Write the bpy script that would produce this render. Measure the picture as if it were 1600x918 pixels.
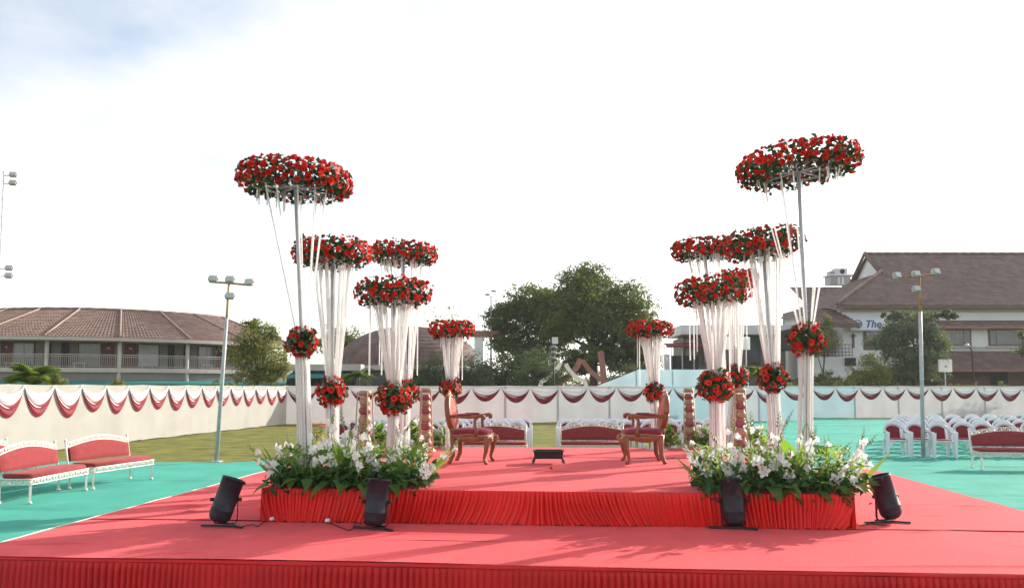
import bpy, math, random
import numpy as np
from mathutils import Vector, Matrix, Euler
random.seed(7); np.random.seed(7)
for o in list(bpy.data.objects): bpy.data.objects.remove(o)
sc = bpy.context.scene
COL = sc.collection
R_ = math.radians
# ------------------------------------------------------------------ camera
EYE = 1.78
FPX, CX, CY = 1225.0, 800.0, 520.0
YAW, PITCH = math.atan(100/FPX), math.atan(85/FPX)
RV = Vector((math.cos(YAW), math.sin(YAW), 0))
FH = Vector((-math.sin(YAW), math.cos(YAW), 0))
FV = FH*math.cos(PITCH) + Vector((0, 0, math.sin(PITCH)))
UV = -FH*math.sin(PITCH) + Vector((0, 0, math.cos(PITCH)))
cam = bpy.data.cameras.new('camera'); camo = bpy.data.objects.new('camera', cam); COL.objects.link(camo)
mw = Matrix((RV, UV, -FV)).transposed().to_4x4(); mw.translation = Vector((0, 0, EYE)); camo.matrix_world = mw
cam.sensor_width = 36; cam.lens = 36*FPX/1600; cam.shift_y = (CY-459)/1600; cam.clip_end = 3000; cam.clip_start = .05
sc.camera = camo
# ------------------------------------------------------------------ sky, sun, exposure
SUN_EL, SUN_AZ = R_(22), R_(48)          # azimuth clockwise from +Y
w = bpy.data.worlds.new('World'); sc.world = w; w.use_nodes = True
nt = w.node_tree; nt.nodes.clear()
wo = nt.nodes.new('ShaderNodeOutputWorld'); bg = nt.nodes.new('ShaderNodeBackground')
sky = nt.nodes.new('ShaderNodeTexSky'); sky.sky_type = 'NISHITA'; sky.sun_disc = False
sky.sun_elevation = SUN_EL; sky.sun_rotation = SUN_AZ; sky.altitude = 50; sky.air_density = 1.0; sky.dust_density = 1.3; sky.ozone_density = .3
tc = nt.nodes.new('ShaderNodeTexCoord'); mp = nt.nodes.new('ShaderNodeMapping'); mp.inputs['Scale'].default_value = (1, 1, 2.2)
mp.inputs['Location'].default_value = (3.72, 1.16, .56)
nz = nt.nodes.new('ShaderNodeTexNoise'); nz.inputs['Scale'].default_value = 2.6; nz.inputs['Detail'].default_value = 7; nz.inputs['Roughness'].default_value = .52
rp = nt.nodes.new('ShaderNodeValToRGB'); rp.color_ramp.elements[0].position = .30; rp.color_ramp.elements[1].position = .50
rp.color_ramp.elements[0].color = (.22, .22, .22, 1); rp.color_ramp.elements[1].color = (.92, .92, .92, 1)
mx = nt.nodes.new('ShaderNodeMix'); mx.data_type = 'RGBA'
cl = nt.nodes.new('ShaderNodeHueSaturation'); cl.inputs['Saturation'].default_value = .12; cl.inputs['Value'].default_value = 1.35
nt.links.new(sky.outputs[0], cl.inputs['Color']); nt.links.new(cl.outputs[0], mx.inputs[7])
nt.links.new(tc.outputs['Generated'], mp.inputs['Vector']); nt.links.new(mp.outputs[0], nz.inputs['Vector'])
nt.links.new(nz.outputs[0], rp.inputs[0]); nt.links.new(rp.outputs[0], mx.inputs[0]); nt.links.new(sky.outputs[0], mx.inputs[6])
nt.links.new(mx.outputs[2], bg.inputs[0]); bg.inputs[1].default_value = .142; nt.links.new(bg.outputs[0], wo.inputs[0])
sl = bpy.data.lights.new('sun', 'SUN'); sl.energy = 4.4; sl.angle = R_(.6); sl.color = (1, .93, .82)
so = bpy.data.objects.new('sun', sl); COL.objects.link(so)
SUN = Vector((math.sin(SUN_AZ)*math.cos(SUN_EL), math.cos(SUN_AZ)*math.cos(SUN_EL), math.sin(SUN_EL)))
so.rotation_euler = SUN.to_track_quat('Z', 'Y').to_euler(); so.location = (20, 20, 30)
sc.view_settings.view_transform = 'Standard'; sc.view_settings.look = 'None'; sc.view_settings.gamma = 1
sc.view_settings.use_curve_mapping = False; sc.view_settings.exposure = .78
sc.render.engine = 'CYCLES'; sc.render.resolution_x = 1024; sc.render.resolution_y = 587
try: sc.cycles.max_bounces = 6; sc.cycles.transmission_bounces = 4; sc.cycles.transparent_max_bounces = 6
except Exception: pass
# ------------------------------------------------------------------ measuring helpers (photo pixel -> place)
def ray(px, py): return FV + RV*((px-CX)/FPX) + UV*((CY-py)/FPX)
def G(px, py, z=0.0):                    # where the sight line meets the level z
    r = ray(px, py); t = (z-EYE)/r.z; return Vector((0, 0, EYE)) + r*t
def P(px, py, d):                        # the point at distance d along the view
    r = ray(px, py); t = d/r.dot(FH); return Vector((0, 0, EYE)) + r*t
def PG(px, py, d, z=0.0):
    p = P(px, py, d); p.z = z; return p
# ------------------------------------------------------------------ mesh helpers
class MB:
    def __init__(s): s.v = []; s.f = []; s.m = []; s.s = []
    def add(s, vs, fs, mat=0, smooth=False, M=None):
        b = len(s.v)
        if M is not None: vs = [M @ Vector(v) for v in vs]
        s.v += [tuple(v) for v in vs]
        for f in fs: s.f.append(tuple(b+i for i in f)); s.m.append(mat); s.s.append(smooth)
        return s
    def box(s, c, d, mat=0, M=None, taper=1.0):
        x, y, z = c; a, b, h = d[0]/2, d[1]/2, d[2]/2; t = taper
        vs = [(x-a*t, y-b*t, z-h), (x+a*t, y-b*t, z-h), (x+a*t, y+b*t, z-h), (x-a*t, y+b*t, z-h), (x-a, y-b, z+h), (x+a, y-b, z+h), (x+a, y+b, z+h), (x-a, y+b, z+h)]
        return s.add(vs, [(3, 2, 1, 0), (4, 5, 6, 7), (0, 1, 5, 4), (1, 2, 6, 5), (2, 3, 7, 6), (3, 0, 4, 7)], mat, False, M)
    def rbox(s, c, d, r=.02, mat=0, M=None, top=True):   # cushion: box with a chamfered rim
        x, y, z = c; a, b, h = d[0]/2, d[1]/2, d[2]/2
        rings = [(a-r, b-r, -h), (a, b, -h+r), (a, b, h-r), (a-r*.4, b-r*.4, h-r*.35), (a-r*1.6, b-r*1.6, h)]
        vs = []; fs = []
        for (p, q, k) in rings:
            c4 = min(p, q)*.25
            vs += [(x-p+c4, y-q, z+k), (x+p-c4, y-q, z+k), (x+p, y-q+c4, z+k), (x+p, y+q-c4, z+k), (x+p-c4, y+q, z+k), (x-p+c4, y+q, z+k), (x-p, y+q-c4, z+k), (x-p, y-q+c4, z+k)]
        n = 8
        for i in range(len(rings)-1):
            for j in range(n): fs.append((i*n+j, i*n+(j+1) % n, (i+1)*n+(j+1) % n, (i+1)*n+j))
        fs.append(tuple(range(n-1, -1, -1))); fs.append(tuple(range((len(rings)-1)*n, len(rings)*n)))
        return s.add(vs, fs, mat, True, M)
    def tube(s, pts, rad, n=8, mat=0, M=None, smooth=True, flat=None):
        pts = [Vector(p) for p in pts]
        if not hasattr(rad, '__len__'): rad = [rad]*len(pts)
        vs = []; fs = []; up = None
        for i, p in enumerate(pts):
            t = (pts[min(i+1, len(pts)-1)]-pts[max(i-1, 0)]).normalized()
            if up is None:
                up = Vector((0, 0, 1)) if abs(t.z) < .9 else Vector((0, 1, 0))
            a = t.cross(up)
            if a.length < 1e-4: a = t.orthogonal()
            a.normalize(); b = a.cross(t).normalized(); up = b
            for j in range(n):
                q = 2*math.pi*j/n
                ca, cb = math.cos(q)*rad[i], math.sin(q)*rad[i]
                if flat: ca *= flat[0]; cb *= flat[1]
                vs.append(p + a*ca + b*cb)
        for i in range(len(pts)-1):
            for j in range(n): fs.append((i*n+j, i*n+(j+1) % n, (i+1)*n+(j+1) % n, (i+1)*n+j))
        fs.append(tuple(range(n-1, -1, -1))); fs.append(tuple(range((len(pts)-1)*n, len(pts)*n)))
        return s.add(vs, fs, mat, smooth, M)
    def lathe(s, prof, n=16, mat=0, M=None, smooth=True, cap=True):
        vs = []; fs = []
        for r, z in prof:
            for j in range(n): q = 2*math.pi*j/n; vs.append((r*math.cos(q), r*math.sin(q), z))
        for i in range(len(prof)-1):
            for j in range(n): fs.append((i*n+j, i*n+(j+1) % n, (i+1)*n+(j+1) % n, (i+1)*n+j))
        if cap: fs.append(tuple(range(n-1, -1, -1))); fs.append(tuple(range((len(prof)-1)*n, len(prof)*n)))
        return s.add(vs, fs, mat, smooth, M)
    def grid(s, fn, nu, nv, mat=0, smooth=True, M=None):
        vs = [fn(i/nu, j/nv) for j in range(nv+1) for i in range(nu+1)]
        fs = [(j*(nu+1)+i, j*(nu+1)+i+1, (j+1)*(nu+1)+i+1, (j+1)*(nu+1)+i) for j in range(nv) for i in range(nu)]
        return s.add(vs, fs, mat, smooth, M)
    def torus(s, R, r, n=20, k=6, mat=0, M=None):
        vs = [((R+r*math.cos(b))*math.cos(a), (R+r*math.cos(b))*math.sin(a), r*math.sin(b)) for a in [2*math.pi*i/n for i in range(n)] for b in [2*math.pi*j/k for j in range(k)]]
        fs = [(i*k+j, ((i+1) % n)*k+j, ((i+1) % n)*k+(j+1) % k, i*k+(j+1) % k) for i in range(n) for j in range(k)]
        return s.add(vs, fs, mat, True, M)
    def mesh(s, name, mats):
        me = bpy.data.meshes.new(name); me.from_pydata(s.v, [], s.f)
        if not isinstance(mats, (list, tuple)): mats = [mats]
        for m in mats: me.materials.append(m)
        me.polygons.foreach_set('material_index', s.m); me.polygons.foreach_set('use_smooth', s.s); me.update()
        return me
    def build(s, name, mats, parent=None, loc=None):
        return link(name, s.mesh(name, mats), parent, loc)
def link(name, me, parent=None, loc=None, rot=None, scale=None):
    o = bpy.data.objects.new(name, me); COL.objects.link(o)
    if parent is not None: o.parent = parent
    if loc is not None: o.location = loc
    if rot is not None: o.rotation_euler = rot
    if scale is not None: o.scale = (scale,)*3 if not hasattr(scale, '__len__') else scale
    return o
def tag(o, label=None, cat=None, group=None, kind=None):
    if label: o['label'] = label
    if cat: o['category'] = cat
    if group: o['group'] = group
    if kind: o['kind'] = kind
    return o
def thing(name, label, cat, loc=(0, 0, 0), rz=0.0, group=None):
    o = bpy.data.objects.new(name, None); COL.objects.link(o); o.empty_display_size = .1
    o.location = loc; o.rotation_euler = (0, 0, rz); return tag(o, label, cat, group)
def dup(root, loc, rz, label, group=None):
    def cp(o, par):
        c = o.copy(); COL.objects.link(c); c.parent = par
        for ch in kids.get(o, []): cp(ch, c)
        return c
    kids = {}
    stack = [root]
    while stack:
        o = stack.pop(); kids[o] = list(o.children); stack += kids[o]
    r = cp(root, None); r.location = loc; r.rotation_euler = (0, 0, rz); r['label'] = label
    if group: r['group'] = group
    return r
def leaves_mesh(name, pos, nrm, size, mat, aspect=.55, fold=.25, droop=None, rnd=None):
    """many small folded leaves as one mesh: 4 verts, 2 triangles each"""
    pos = np.asarray(pos, float); nrm = np.asarray(nrm, float); n = len(pos)
    size = np.broadcast_to(np.asarray(size, float), (n,))[:, None]
    rv = np.random.normal(size=(n, 3)); nrm = nrm/np.maximum(np.linalg.norm(nrm, axis=1, keepdims=True), 1e-6)
    t = np.cross(nrm, rv); t /= np.maximum(np.linalg.norm(t, axis=1, keepdims=True), 1e-6)
    if droop is not None:
        t = t + np.array([0, 0, -droop]); t /= np.linalg.norm(t, axis=1, keepdims=True)
    b = np.cross(nrm, t); b /= np.maximum(np.linalg.norm(b, axis=1, keepdims=True), 1e-6)
    v = np.empty((n, 4, 3))
    v[:, 0] = pos - t*size*.5; v[:, 2] = pos + t*size*.5
    v[:, 1] = pos + b*size*.5*aspect + nrm*size*fold*.5; v[:, 3] = pos - b*size*.5*aspect + nrm*size*fold*.5
    me = bpy.data.meshes.new(name)
    me.vertices.add(n*4); me.vertices.foreach_set('co', v.reshape(-1))
    idx = (np.arange(n)*4)[:, None] + np.array([[0, 1, 2, 0, 2, 3]])
    me.loops.add(n*6); me.loops.foreach_set('vertex_index', idx.reshape(-1).astype(np.int32))
    me.polygons.add(n*2); me.polygons.foreach_set('loop_start', (np.arange(n*2)*3).astype(np.int32)); me.polygons.foreach_set('loop_total', np.full(n*2, 3, np.int32))
    me.update(calc_edges=True); me.validate(); me.materials.append(mat)
    return me
# ------------------------------------------------------------------ materials
def mat(name, col, rough=.6, var=.12, scale=6.0, bump=0.0, bscale=60.0, metal=0.0, transl=0.0, sheen=0.0, spec=.4, rnd=0.0, stretch=(1, 1, 1), tcol=None, detail=4, dirt=None):
    m = bpy.data.materials.new(name); m.use_nodes = True; t = m.node_tree; N = t.nodes; L = t.links
    b = N['Principled BSDF']; out = N['Material Output']
    co = N.new('ShaderNodeTexCoord'); mpn = N.new('ShaderNodeMapping'); mpn.inputs['Scale'].default_value = stretch
    L.new(co.outputs['Object'], mpn.inputs['Vector'])
    n = N.new('ShaderNodeTexNoise'); n.inputs['Scale'].default_value = scale; n.inputs['Detail'].default_value = detail; L.new(mpn.outputs[0], n.inputs['Vector'])
    r = N.new('ShaderNodeValToRGB'); r.color_ramp.elements[0].position = .3; r.color_ramp.elements[1].position = .7
    lo = [max(0, c*(1-var)) for c in col]; hi = [min(1, c*(1+var)) for c in col]
    r.color_ramp.elements[0].color = (*lo, 1); r.color_ramp.elements[1].color = (*hi, 1); L.new(n.outputs[0], r.inputs[0])
    cs = r.outputs[0]
    if dirt:
        n3 = N.new('ShaderNodeTexNoise'); n3.inputs['Scale'].default_value = dirt[1]; n3.inputs['Detail'].default_value = 6; L.new(mpn.outputs[0], n3.inputs['Vector'])
        r3 = N.new('ShaderNodeValToRGB'); r3.color_ramp.elements[0].position = .52; r3.color_ramp.elements[1].position = .72; L.new(n3.outputs[0], r3.inputs[0])
        mf = N.new('ShaderNodeMath'); mf.operation = 'MULTIPLY'; mf.inputs[1].default_value = dirt[2]; L.new(r3.outputs[0], mf.inputs[0])
        mm = N.new('ShaderNodeMix'); mm.data_type = 'RGBA'; mm.inputs[7].default_value = (*dirt[0], 1); L.new(mf.outputs[0], mm.inputs[0]); L.new(cs, mm.inputs[6]); cs = mm.outputs[2]
    if rnd:
        oi = N.new('ShaderNodeObjectInfo'); geo = N.new('ShaderNodeNewGeometry')
        ad = N.new('ShaderNodeMath'); ad.operation = 'ADD'; L.new(oi.outputs['Random'], ad.inputs[0]); L.new(geo.outputs['Random Per Island'], ad.inputs[1])
        mr = N.new('ShaderNodeMapRange'); mr.inputs[1].default_value = 0; mr.inputs[2].default_value = 2; mr.inputs[3].default_value = 1-rnd; mr.inputs[4].default_value = 1+rnd; L.new(ad.outputs[0], mr.inputs[0])
        hs = N.new('ShaderNodeHueSaturation'); L.new(mr.outputs[0], hs.inputs['Value']); L.new(cs, hs.inputs['Color'])
        mr2 = N.new('ShaderNodeMapRange'); mr2.inputs[3].default_value = .5-rnd*.05; mr2.inputs[4].default_value = .5+rnd*.05; L.new(geo.outputs['Random Per Island'], mr2.inputs[0]); L.new(mr2.outputs[0], hs.inputs['Hue'])
        cs = hs.outputs[0]
    L.new(cs, b.inputs['Base Color']); b.inputs['Roughness'].default_value = rough; b.inputs['Metallic'].default_value = metal
    b.inputs['Specular IOR Level'].default_value = spec
    if sheen: b.inputs['Sheen Weight'].default_value = sheen; b.inputs['Sheen Tint'].default_value = (*[min(1, .38+.62*c/max(col)) for c in col], 1); b.inputs['Sheen Roughness'].default_value = .5
    if bump:
        n2 = N.new('ShaderNodeTexNoise'); n2.inputs['Scale'].default_value = bscale; n2.inputs['Detail'].default_value = 3; L.new(mpn.outputs[0], n2.inputs['Vector'])
        bp = N.new('ShaderNodeBump'); bp.inputs['Strength'].default_value = bump; bp.inputs['Distance'].default_value = .02; L.new(n2.outputs[0], bp.inputs['Height']); L.new(bp.outputs[0], b.inputs['Normal'])
    if transl:
        tr = N.new('ShaderNodeBsdfTranslucent'); ms = N.new('ShaderNodeMixShader'); ms.inputs[0].default_value = transl
        if tcol: tr.inputs[0].default_value = (*tcol, 1)
        else: L.new(cs, tr.inputs[0])
        L.new(b.outputs[0], ms.inputs[1]); L.new(tr.outputs[0], ms.inputs[2]); L.new(ms.outputs[0], out.inputs[0])
    return m
M = {}
M['carpet'] = mat('red_carpet', (.62, .038, .047), .9, .16, 1.6, .5, 60, sheen=.33, spec=.1, dirt=((.50, .026, .04), .9, .75))
M['skirt'] = mat('red_satin', (.78, .022, .018), .45, .10, 3, .1, 30, spec=.35, transl=.15)
M['skirt_dark'] = mat('dark_red_cloth', (.55, .018, .022), .6, .12, 3, .1, 40, spec=.25)
M['green_carpet'] = mat('teal_carpet', (.028, .27, .205), .9, .16, 1.1, .5, 50, sheen=.15, spec=.1, dirt=((.024, .19, .15), .7, .8))
M['grass'] = mat('lawn', (.165, .16, .038), .9, .38, 1.5, 1.0, 28, spec=.15, detail=8, dirt=((.10, .12, .02), .25, .7))
M['earth'] = mat('dry_ground', (.20, .17, .09), .9, .25, .25, .6, 20, spec=.1, detail=8)
M['cream_cloth'] = mat('cream_cloth', (.47, .445, .40), .85, .05, 1.0, .12, 90, transl=.34, spec=.1, dirt=((.40, .365, .32), 1.1, .45))
M['blue_cloth'] = mat('pale_blue_cloth', (.42, .56, .61), .85, .06, 1.0, .12, 90, transl=.40, spec=.1)
M['white_cloth'] = mat('white_cloth', (.52, .515, .53), .85, .05, 1.0, .12, 90, transl=.45, spec=.1, dirt=((.46, .44, .45), 1.1, .45))
M['white_swag'] = mat('white_drape', (.80, .80, .82), .7, .04, 2, transl=.25, spec=.2)
M['red_swag'] = mat('maroon_drape', (.19, .019, .03), .65, .15, 3, transl=.03, spec=.2)
M['post'] = mat('grey_post', (.30, .31, .33), .5, .15, 6, metal=.4)
M['steel'] = mat('galvanised_steel', (.40, .415, .44), .55, .14, 9, .08, 40, metal=.08)
M['rust'] = mat('rusty_steel', (.33, .17, .07), .8, .35, 14, .3, 50)
M['lamp'] = mat('floodlight_grey', (.40, .40, .38), .5, .15, 12, metal=.1)
M['lampglass'] = mat('floodlight_glass', (.46, .47, .46), .35, .05, 5, spec=.6)
M['black'] = mat('black_paint', (.019, .025, .036), .46, .35, 12, .2, 60, spec=.3)
M['black_rusty'] = mat('worn_black_paint', (.021, .025, .033), .5, .35, 12, .2, 60, spec=.28, dirt=((.075, .04, .032), 18, .7))
M['black_matte'] = mat('black_iron', (.02, .02, .02), .6, .3, 20, .2, 70)
M['wood'] = mat('carved_teak', (.22, .075, .03), .38, .28, 9, .12, 40, spec=.5, stretch=(1, 1, .3))
M['gold'] = mat('gilded_edge', (.40, .24, .12), .45, .25, 20, metal=.2)
M['maroon'] = mat('maroon_fabric', (.20, .022, .035), .8, .12, 18, .2, 160, sheen=.4, spec=.15)
M['coral'] = mat('coral_fabric', (.52, .10, .085), .8, .12, 14, .2, 160, sheen=.4, spec=.15)
M['sofa_red'] = mat('faded_red_fabric', (.235, .04, .042), .85, .10, 10, .2, 160, sheen=.2, spec=.1)
M['ivory'] = mat('ivory_paint', (.74, .70, .62), .45, .08, 20, .1, 60)
M['plastic'] = mat('white_plastic', (.72, .75, .80), .3, .04, 3, spec=.5, transl=.06)
M['rose'] = mat('rose_red', (.66, .013, .02), .55, .2, 3, transl=.28, rnd=.34, spec=.25)
M['gerbera'] = mat('gerbera_red', (.72, .034, .012), .5, .2, 3, transl=.28, rnd=.22, spec=.25)
M['flower_eye'] = mat('flower_eye', (.03, .008, .008), .8, .2, 30)
M['leaf'] = mat('wreath_leaf', (.028, .075, .022), .5, .25, 9, transl=.25, rnd=.35)
M['pearl'] = mat('white_bead', (.95, .945, .93), .45, .02, 30, transl=.6, spec=.4)
M['bed_leaf'] = mat('broad_leaf', (.05, .15, .03), .42, .22, 12, transl=.40, rnd=.30, tcol=(.26, .46, .04))
M['sword'] = mat('sword_leaf', (.09, .19, .045), .45, .22, 12, transl=.45, rnd=.25, tcol=(.36, .50, .08))
M['dark_leaf'] = mat('dark_leaf', (.034, .10, .024), .5, .25, 9, transl=.34, rnd=.35)
M['petal'] = mat('white_petal', (.82, .82, .80), .6, .03, 9, transl=.35, spec=.2)
M['yellow_petal'] = mat('yellow_petal', (.75, .50, .06), .6, .1, 9, transl=.35, spec=.2)
M['bud'] = mat('green_bud', (.28, .36, .13), .6, .2, 20, transl=.3)
M['pot_maroon'] = mat('maroon_pot', (.25, .065, .085), .45, .2, 14, .1, 60, dirt=((.42, .22, .16), 30, .45))
M['pot_gold'] = mat('gold_pot', (.36, .24, .16), .45, .2, 14, .1, 60, dirt=((.30, .09, .09), 30, .45))
M['bamboo'] = mat('bamboo', (.46, .34, .20), .55, .2, 12, stretch=(1, 1, .2))
M['tile'] = mat('clay_tile', (.225, .145, .12), .8, .30, 1.6, .5, 16, detail=8, dirt=((.15, .11, .10), .5, .5))
M['tile_dark'] = mat('brown_tile', (.145, .095, .085), .8, .32, 1.4, .5, 14, detail=8, dirt=((.10, .075, .07), .5, .5))
M['rib'] = mat('pale_ridge', (.30, .205, .165), .8, .15, 3)
M['wall_grey'] = mat('grey_plaster', (.20, .185, .165), .85, .07, .8, dirt=((.15, .14, .13), .6, .5))
M['wall_white'] = mat('white_plaster', (.68, .70, .72), .85, .05, .6, dirt=((.5, .5, .5), .5, .45))
M['trim'] = mat('pale_trim', (.42, .395, .365), .7, .07, 2)
M['brown_trim'] = mat('brown_trim', (.13, .075, .06), .7, .12, 3)
M['door'] = mat('maroon_door', (.105, .035, .03), .55, .15, 5)
M['glass'] = mat('dark_glass', (.10, .12, .13), .12, .2, .8, spec=.7)
M['curtain'] = mat('pale_curtain', (.42, .45, .46), .5, .1, 2)
M['teal'] = mat('teal_sheet', (.03, .22, .22), .6, .12, 2)
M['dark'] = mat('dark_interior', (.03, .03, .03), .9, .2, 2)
M['bark'] = mat('bark', (.10, .07, .05), .9, .3, 5, .6, 20, stretch=(1, 1, .3))
M['tree'] = mat('tree_leaf', (.07, .105, .018), .55, .30, .35, transl=.36, rnd=.48, tcol=(.20, .24, .02))
M['tree_pale'] = mat('light_tree_leaf', (.105, .125, .025), .55, .30, .6, transl=.40, rnd=.45, tcol=(.28, .30, .03))  # paler, yellower leaf colour for the lighter trees, shrubs and hedge
M['tree_blue'] = mat('blue_green_leaf', (.07, .105, .045), .55, .3, .5, transl=.32, rnd=.45, tcol=(.16, .21, .05))
M['palm'] = mat('palm_leaf', (.085, .15, .03), .5, .2, 2, transl=.35, rnd=.3, tcol=(.22, .30, .03))
M['yellow_bush'] = mat('yellow_leaf', (.24, .24, .03), .55, .25, 2, transl=.35, rnd=.4)
M['ac'] = mat('white_metal', (.55, .56, .56), .5, .06, 3)
M['sign'] = mat('sign_board', (.62, .68, .76), .5, .04, 2)
M['ink'] = mat('blue_lettering', (.03, .09, .30), .5, .05, 2)
M['shirt'] = mat('pale_blue_shirt', (.50, .60, .72), .8, .06, 9)
M['trouser'] = mat('dark_trouser', (.05, .05, .06), .8, .1, 9)
M['skin'] = mat('skin', (.24, .13, .08), .6, .05, 9)
M['hair'] = mat('hair', (.012, .01, .01), .6, .1, 9)
M['orange'] = mat('orange_carpet', (.62, .12, .05), .9, .12, 1.5, .2, 120)
M['timber'] = mat('painted_timber', (.26, .12, .09), .7, .2, 3)
M['white_board'] = mat('white_board', (.80, .80, .80), .5, .02, 2, transl=.5)
# ================================================================== SETTING
Z1, Z2 = .28, .64                        # deck levels
def sheet(name, pts, z, m, kind='structure', sub=None):
    mb = MB(); mb.add([(p[0], p[1], z) for p in pts], [tuple(range(len(pts)))]); return tag(mb.build(name, m), kind=kind)
mb = MB(); S = 1500
for i in range(-3, 3):
    for j in range(-3, 3): mb.add([(i*S/3, j*S/3, 0), ((i+1)*S/3, j*S/3, 0), ((i+1)*S/3, (j+1)*S/3, 0), (i*S/3, (j+1)*S/3, 0)], [(0, 1, 2, 3)])
tag(mb.build('ground', M['grass'], loc=(0, 0, -.02)), kind='structure')
def wob(x, y, s=1.0): return s*(math.sin(x*1.3+y*.7)+math.sin(x*.51-y*1.9+1.3)+.6*math.sin(x*3.1+y*2.3+.4)+.5*math.sin(-x*2.2+y*4.1))
# teal carpets: laid in strips, a little wavy
def carpet_area(name, x0, x1, y0, y1, z, m, n=3, cut=None, seam='y'):
    root = thing(name, None, None, (0, 0, 0)); tag(root, kind='structure')
    for k in range(n):
        a, b = y0+(y1-y0)*k/n, y0+(y1-y0)*(k+1)/n + .03
        zz = z + (.005 if k % 2 else 0)
        wr = [(random.uniform(max(x0, -16), min(x1, 18)), random.uniform(a, b), random.uniform(.3, 1.2), random.uniform(.012, .03)) for _ in range(9)]
        def fn(u, v):
            x = x0+(x1-x0)*u; y = a+(b-a)*v
            if cut: x, y = cut(x, y)
            rk = sum(wa*math.exp(-((x-wx)/wl)**2-((y-wy-.06*math.sin((x-wx)*3))/.035)**2) for wx, wy, wl, wa in wr)
            lip = .022*max(0, math.sin(x*.8+k*2.1))**2*(1 if v > .96 else 0)
            return (x, y, zz + max(-.004, wob(x, y, .0022))+rk+lip)
        mb = MB(); mb.grid(fn, 120, 48); mb.build('carpet_strip', m, root)
    return root
SXL, SXR = G(0, 848, Z1).x, G(1600, 798, Z1).x
SYF, SYB = G(800, 883, Z1).y, 15.2
LY = G(280, 722).y
def cutl(x, y):
    if y > LY and x < -9: y = LY+(y-LY)*max(0, (x+12.5)/3.5)
    return x, y
carpet_area('teal_carpet_beside_lawn', -24, SXL+1.2, 4, LY+.1, -.008, M['green_carpet'], 4)
carpet_area('teal_carpet_wedge', SXL-2.9, SXL+1.2, LY+.05, LY+3.2, -.006, M['green_carpet'], 1, cut=lambda x, y: (max(x, SXL-2.9+(y-LY)*1.1), y))
XR0 = 4.9
carpet_area('teal_carpet_under_chairs', XR0, 40, 3, 47, -.008, M['green_carpet'], 14)
b1 = [G(520, 668), G(830, 663), G(830, 657.2), G(470, 662)]
sheet('red_carpet_path', [(p.x, p.y) for p in b1], .004, M['orange'])
# ------------------------------------------------------------------ stages
WR = [(random.uniform(-5.4, 5.4), random.uniform(.2, 6), random.uniform(.12, .4), random.uniform(.010, .024)) for _ in range(40)]
def deck(root, x0, x1, y0, y1, z, n, m, amp=.0035, cuts=None):
    cuts = cuts or [y0+(y1-y0)*k/n for k in range(n+1)]; n = len(cuts)-1
    for k in range(n):
        a, b = cuts[k], cuts[k+1]+(.02 if k < n-1 else 0)
        zz = z+(.004 if k % 2 == 0 else 0)
        ph = random.random()*9
        def fn(u, v):
            x = x0+(x1-x0)*u; y = a+(b-a)*v
            e = .5+.5*math.cos(math.pi*min(1, v*8)) if v < .2 else 0
            h = wob(x+ph, y*1.4, amp*.5)
            rk = math.exp(-((y-a-.25-.12*math.sin(x*.9+ph))/.045)**2)*max(0, math.sin(x*.55+ph*1.7))**6*.016
            for (wx, wy, wl, wa) in WR: rk += wa*math.exp(-((x-wx)/wl)**2-((y-wy-.05*math.sin((x-wx)*6))/.022)**2)*(1 if z < .3 else 0)
            return (x, y+.012*math.sin(x*1.1+ph)*(1 if v < .01 else 0), zz+h+rk+e*.006*max(0, math.sin(x*.8+ph)))
        mb = MB(); mb.grid(fn, 130, 70); mb.build('carpet_strip', m, root)
def fold(x): return 2*abs(math.sin(x/2))**.65-1
def pleat(x, seed): return math.sin(x)+.35*math.sin(2.03*x+seed)+.25*math.sin(.37*x+seed*2)
low = thing('lower_stage', 'wide low red carpeted stage with pleated dark red skirt along its front', 'stage', (0, SYF, 0))
mb = MB(); mb.box(((SXL+SXR)/2, (SYB-SYF)/2, .13), (SXR-SXL-.12, SYB-SYF-.12, .26)); mb.build('platform', M['dark'], low)
UYF_ = G(870, 819.5, Z1).y-SYF
deck(low, SXL, SXR, 0, SYB-SYF, Z1, 4, M['carpet'], cuts=[0, UYF_*.5, UYF_-.03, UYF_+2.2, UYF_+4.4, SYB-SYF])
LW = SXR-SXL
def lowskirt(u, v):
    x = SXL+LW*u; z = (Z1-.035)*(1-v)+.004
    p = 2*math.pi*x/.056+2.4*math.sin(x*1.9)+1.5*math.sin(x*5.3)+.6*math.sin(x*13)
    a = .016*min(1, v*5+.1)*(1+.35*math.sin(x*2.7))
    return (x+.006*v*math.sin(x*4), -.014-a*fold(p)-.012*v, z)
mb = MB(); mb.grid(lowskirt, 2000, 9); mb.build('skirt', M['skirt_dark'], low)
def hem(u, v):
    x = SXL+LW*u; q = v*math.pi*.9
    return (x, .01-.030*math.sin(q)-.004*math.sin(x*7), Z1+.004-.045*v+.0035*math.sin(x*3.3)*v)
mb = MB(); mb.grid(hem, 240, 8); mb.build('hem', M['skirt_dark'], low)
for sx, x in ((-1, SXL), (1, SXR)):
    mb = MB(); mb.grid(lambda u, v: (x+sx*(.008+.012*v*pleat(2*math.pi*u*120, 1)), (SYB-SYF)*u, Z1*(1-v)-.004), 700, 5); mb.build('skirt', M['skirt_dark'], low)
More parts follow.
